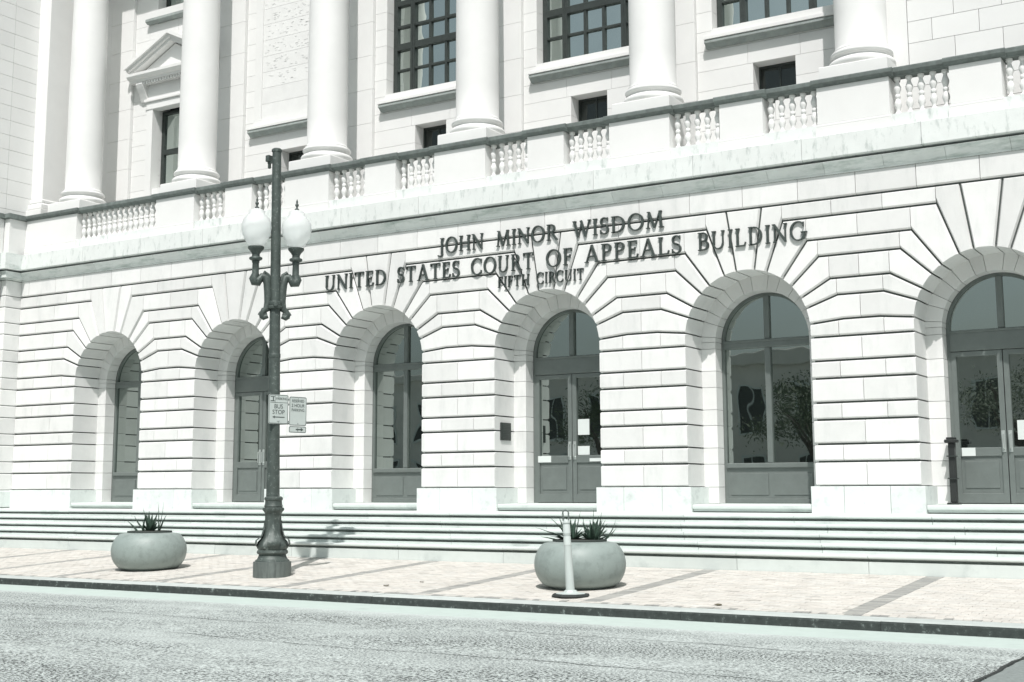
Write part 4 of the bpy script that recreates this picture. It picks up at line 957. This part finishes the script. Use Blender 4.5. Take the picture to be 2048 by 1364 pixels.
# image right lies along +X and away; the fan of leaves is laid out in that direction
hr = Vector((cos(YAW), sin(YAW), 0))
def fan(r, specs):
    out = []
    for off, az_right, tilt, ln, wd, curl in specs:
        o_ = hr*off; az = YAW if az_right > 0 else YAW+pi
        out.append((o_.x+r.uniform(-0.05, 0.05), o_.y+r.uniform(-0.08, 0.08), az+r.uniform(-0.35, 0.35), tilt, ln, wd, curl))
    return out
r = random.Random(5)
plant(-4.75, -6.42, z1_+0.68, 'spiky dark succulent with tall upright leaves in the planter left of the lamp',
    fan(r, [(-0.02, -1, 0.42, 0.40, 0.032, -0.2), (0.07, 1, 0.03, 0.43, 0.034, -0.1), (0.16, 1, 0.30, 0.46, 0.022, -0.3), (-0.12, -1, 0.95, 0.32, 0.035, -0.5), (0.0, -1, 0.15, 0.34, 0.03, 0.2), (-0.06, 1, 0.1, 0.3, 0.03, 0.2), (0.02, 1, 0.2, 0.22, 0.03, 0.1), (0.14, 1, 0.35, 0.28, 0.03, 0.2), (-0.16, -1, 0.75, 0.26, 0.03, 0.3)])+rosette(r, 24, 0.18, 0.34, 0, 0, 0.9), 3)
plant(4.20, -6.50, z2_+0.68, 'bushy dark succulent with drooping leaves behind the white post',
    fan(r, [(-0.10, -1, 1.15, 0.46, 0.03, 0.15), (-0.06, -1, 0.62, 0.42, 0.026, 0.3), (-0.05, -1, 0.35, 0.30, 0.03, 0.2), (0.0, 1, 0.1, 0.36, 0.03, 0.2), (-0.16, -1, 1.3, 0.24, 0.035, 0.2), (-0.12, -1, 0.9, 0.2, 0.035, 0.3)])+rosette(r, 30, 0.2, 0.34, -0.05, 0, 1.25), 4)
plant(4.42, -6.42, z2_+0.68, 'upright dark succulent on the far side of the planter behind the white post',
    fan(r, [(0.0, 1, 0.02, 0.40, 0.032, 0.1), (0.10, 1, 0.08, 0.36, 0.03, 0.1), (0.05, 1, 0.3, 0.28, 0.032, 0.3), (0.16, 1, 0.85, 0.30, 0.03, -0.7), (0.12, 1, 1.0, 0.22, 0.035, -0.4), (-0.05, -1, 0.1, 0.3, 0.03, 0.1)])+rosette(r, 30, 0.18, 0.32, 0.05, 0, 1.25), 5)

# ------------------------------------------------------------------ channelizer post
px_, py_ = 4.68, -7.50; pz_ = zs_(py_)
po = empty('channelizer_post', (px_, py_, pz_), 'slim white plastic channelizer post with loop handle on flat rubber base', 'traffic post')
def pp(z, dx=0, dy=0): return (px_-0.066*(z/1.1)+dx, py_+dy, pz_+z)
put('rubber_base', MB().lathe([(0.27, 0.0), (0.275, 0.012), (0.26, 0.035), (0.10, 0.055), (0.07, 0.06)], 8, (px_, py_, pz_)), 'rubber', po)
put('base_collar', MB().lathe([(0.24, 0.036), (0.10, 0.062), (0.085, 0.085), (0.06, 0.09)], 8, (px_, py_, pz_)), 'plastic', po)
put('tube', MB().tube([pp(z) for z in (0.06, 0.3, 0.6, 0.9, 1.02, 1.05)], [0.062, 0.058, 0.053, 0.048, 0.047, 0.03], 20), 'plastic', po, smooth=40)
for za, zb in ((0.70, 0.82), (0.86, 0.98)): put('reflective_band', MB().tube([pp(za), pp(zb)], [0.0528, 0.0512], 20), 'reflect', po, smooth=40)
for za in (0.695, 0.84, 1.0): put('ridge', MB().tube([pp(za), pp(za+0.012)], [0.0555, 0.0545], 20), 'kerb_top', po, smooth=40)
lp_ = [pp(1.03, -0.035*hr.x, -0.035*hr.y), pp(1.11, -0.038*hr.x, -0.038*hr.y)]
for k in range(7): a_ = pi-pi*k/6; lp_.append(pp(1.14+0.04*sin(a_), 0.04*cos(a_)*hr.x, 0.04*cos(a_)*hr.y))
lp_ += [pp(1.11, 0.038*hr.x, 0.038*hr.y), pp(1.03, 0.035*hr.x, 0.035*hr.y)]
put('loop_handle', MB().tube(lp_, 0.011, 8), 'iron_base', po, smooth=60)

# ------------------------------------------------------------------ a little street litter
for i, (x, y, l, nm) in enumerate(((1.35, -7.30, 0.07, 'flat brown leaf lying near the kerb'), (1.62, -6.75, 0.045, 'small curled brown leaf on the pavement in front of the steps'), (6.95, -7.72, 0.06, 'brown leaf at the pavement edge right of the white post'))):
    mb = MB(); vs = []; 
    for k in range(9): a_ = 2*pi*k/9; vs.append((x+l*cos(a_)*(0.7+0.3*R.random()), y+l*0.45*sin(a_), zs_(y)+0.006+R.uniform(0, 0.018)))
    vs2 = [(a, b_, c_-0.003) for a, b_, c_ in vs]
    mb.add(vs+vs2, [tuple(range(9)), tuple(range(17, 8, -1))]+[(k, 9+k, 9+(k+1) % 9, (k+1) % 9) for k in range(9)])
    tag(put('fallen_leaf', mb, 'litter', None, at=(x, y, zs_(y))), nm, 'leaf')

# ------------------------------------------------------------------ far side of the street, seen only in the window reflections
M['stucco'] = mat('stucco', (0.68, 0.67, 0.63), 0.9, noise=0.1, nscale=0.6)
M['bark'] = mat('bark', (0.09, 0.08, 0.07), 0.95, noise=0.3, nscale=6)
M['foliage'] = mat('foliage', (0.09, 0.12, 0.075), 0.7, noise=0.4, nscale=2)
ob = empty('row_building', (-14, -42, -0.4), 'plain stucco row building mirrored in the arched door glass', 'building')
put('wall', MB().box(-46, 18, -46, -42, -0.6, 8.2), 'stucco', ob)
put('roof_cornice', MB().cbox(-46.3, 18.3, -46.3, -41.6, 8.2, 8.8, 0.05), 'stucco', ob)
for i in range(20):
    for z0, z1 in ((0.6, 3.0), (4.4, 6.8)):
        xx = -44.5+i*3.15; wn = put('window', MB().box(xx, xx+1.4, -42.02, -41.95, z0, z1), 'bronze_dark', ob)
        put('frame', MB().box(xx-0.12, xx, -42.0, -41.88, z0, z1).box(xx+1.4, xx+1.52, -42.0, -41.88, z0, z1).box(xx-0.12, xx+1.52, -42.0, -41.86, z1, z1+0.14).box(xx-0.12, xx+1.52, -42.0, -41.84, z0-0.12, z0).box(xx+0.67, xx+0.73, -41.96, -41.9, z0, z1), 'paper', wn)
rt = random.Random(21)
tr = MB(); limbs = [[(0,0,-0.3),(0.05,0.05,1.5),(0.0,0.1,3.0)]]
for k in range(7):
    a_ = k*0.9; limbs.append([(0,0.1,2.7),(1.0*cos(a_),1.0*sin(a_),4.2),(2.2*cos(a_),2.2*sin(a_),5.6+rt.uniform(-0.5,0.8))])
for i, q in enumerate(limbs): tr.tube(q, [0.28, 0.22, 0.18] if i == 0 else [0.14, 0.09, 0.03], 8)
TRM = tr.mesh('trunk', 'bark', smooth=60)
cr_ = MB()
for k in range(60):
    a_ = rt.uniform(0, 2*pi); rr = 3.2*math.sqrt(rt.random()); cz = 4.2+rt.uniform(0, 3.6)*(1-0.5*rr/3.2); cc = Vector((rr*cos(a_), rr*sin(a_), cz))
    for j in range(120):
        d = Vector((rt.gauss(0,1), rt.gauss(0,1), rt.gauss(0,0.7)))*0.38; p = cc+d
        u = Vector((rt.uniform(-1,1), rt.uniform(-1,1), rt.uniform(-1,1))).normalized(); v = u.orthogonal().normalized()
        cr_.add([p-u*0.075, p+v*0.038, p+u*0.075, p-v*0.038], [(0,1,2,3)])
CRM = cr_.mesh('crown', 'foliage')
for i, (x, y, rz, lb) in enumerate(((-17.5, -35.5, 0.3, 'leafy street tree mirrored in the glass of the arched doors'), (-6.5, -36.0, 2.1, 'leafy street tree mirrored in the glass of the arched doors'), (3.5, -35.2, 4.0, 'leafy street tree mirrored in the glass of the arched doors'))):
    t = empty('street_tree', (x, y, -0.35), lb, 'tree', 'street trees on the far pavement')
    inst('trunk', TRM, (x, y, -0.35), t, rz); inst('crown', CRM, (x, y, -0.35), t, rz)
# long hairline cracks in the roadway
ck = empty('road_cracks', (0, -12, -0.28)); ck['kind'] = 'structure'
def road_z(y):
    for i in range(2, 6):
        if ys[i+1] <= y <= ys[i]: return zz[i+1]+(zz[i]-zz[i+1])*(y-ys[i+1])/(ys[i]-ys[i+1])
    return zz[6]
for x0, y0, dx, n in ((-9, -11.2, 0.35, 36), (2.5, -12.9, 0.3, 26), (5.5, -10.7, 0.28, 18), (8.2, -14.2, 0.25, 14)):
    mb = MB(); x, y = x0, y0
    for i in range(n):
        xb, yb = x+dx, y+R.uniform(-0.07, 0.055); wd = R.uniform(0.004, 0.010)
        mb.add([(x, y-wd, road_z(y-wd)+0.004), (xb, yb-wd, road_z(yb-wd)+0.004), (xb, yb+wd, road_z(yb+wd)+0.004), (x, y+wd, road_z(y+wd)+0.004)], [(0,1,2,3)]); x, y = xb, yb
    put('crack', mb, 'crack', ck)
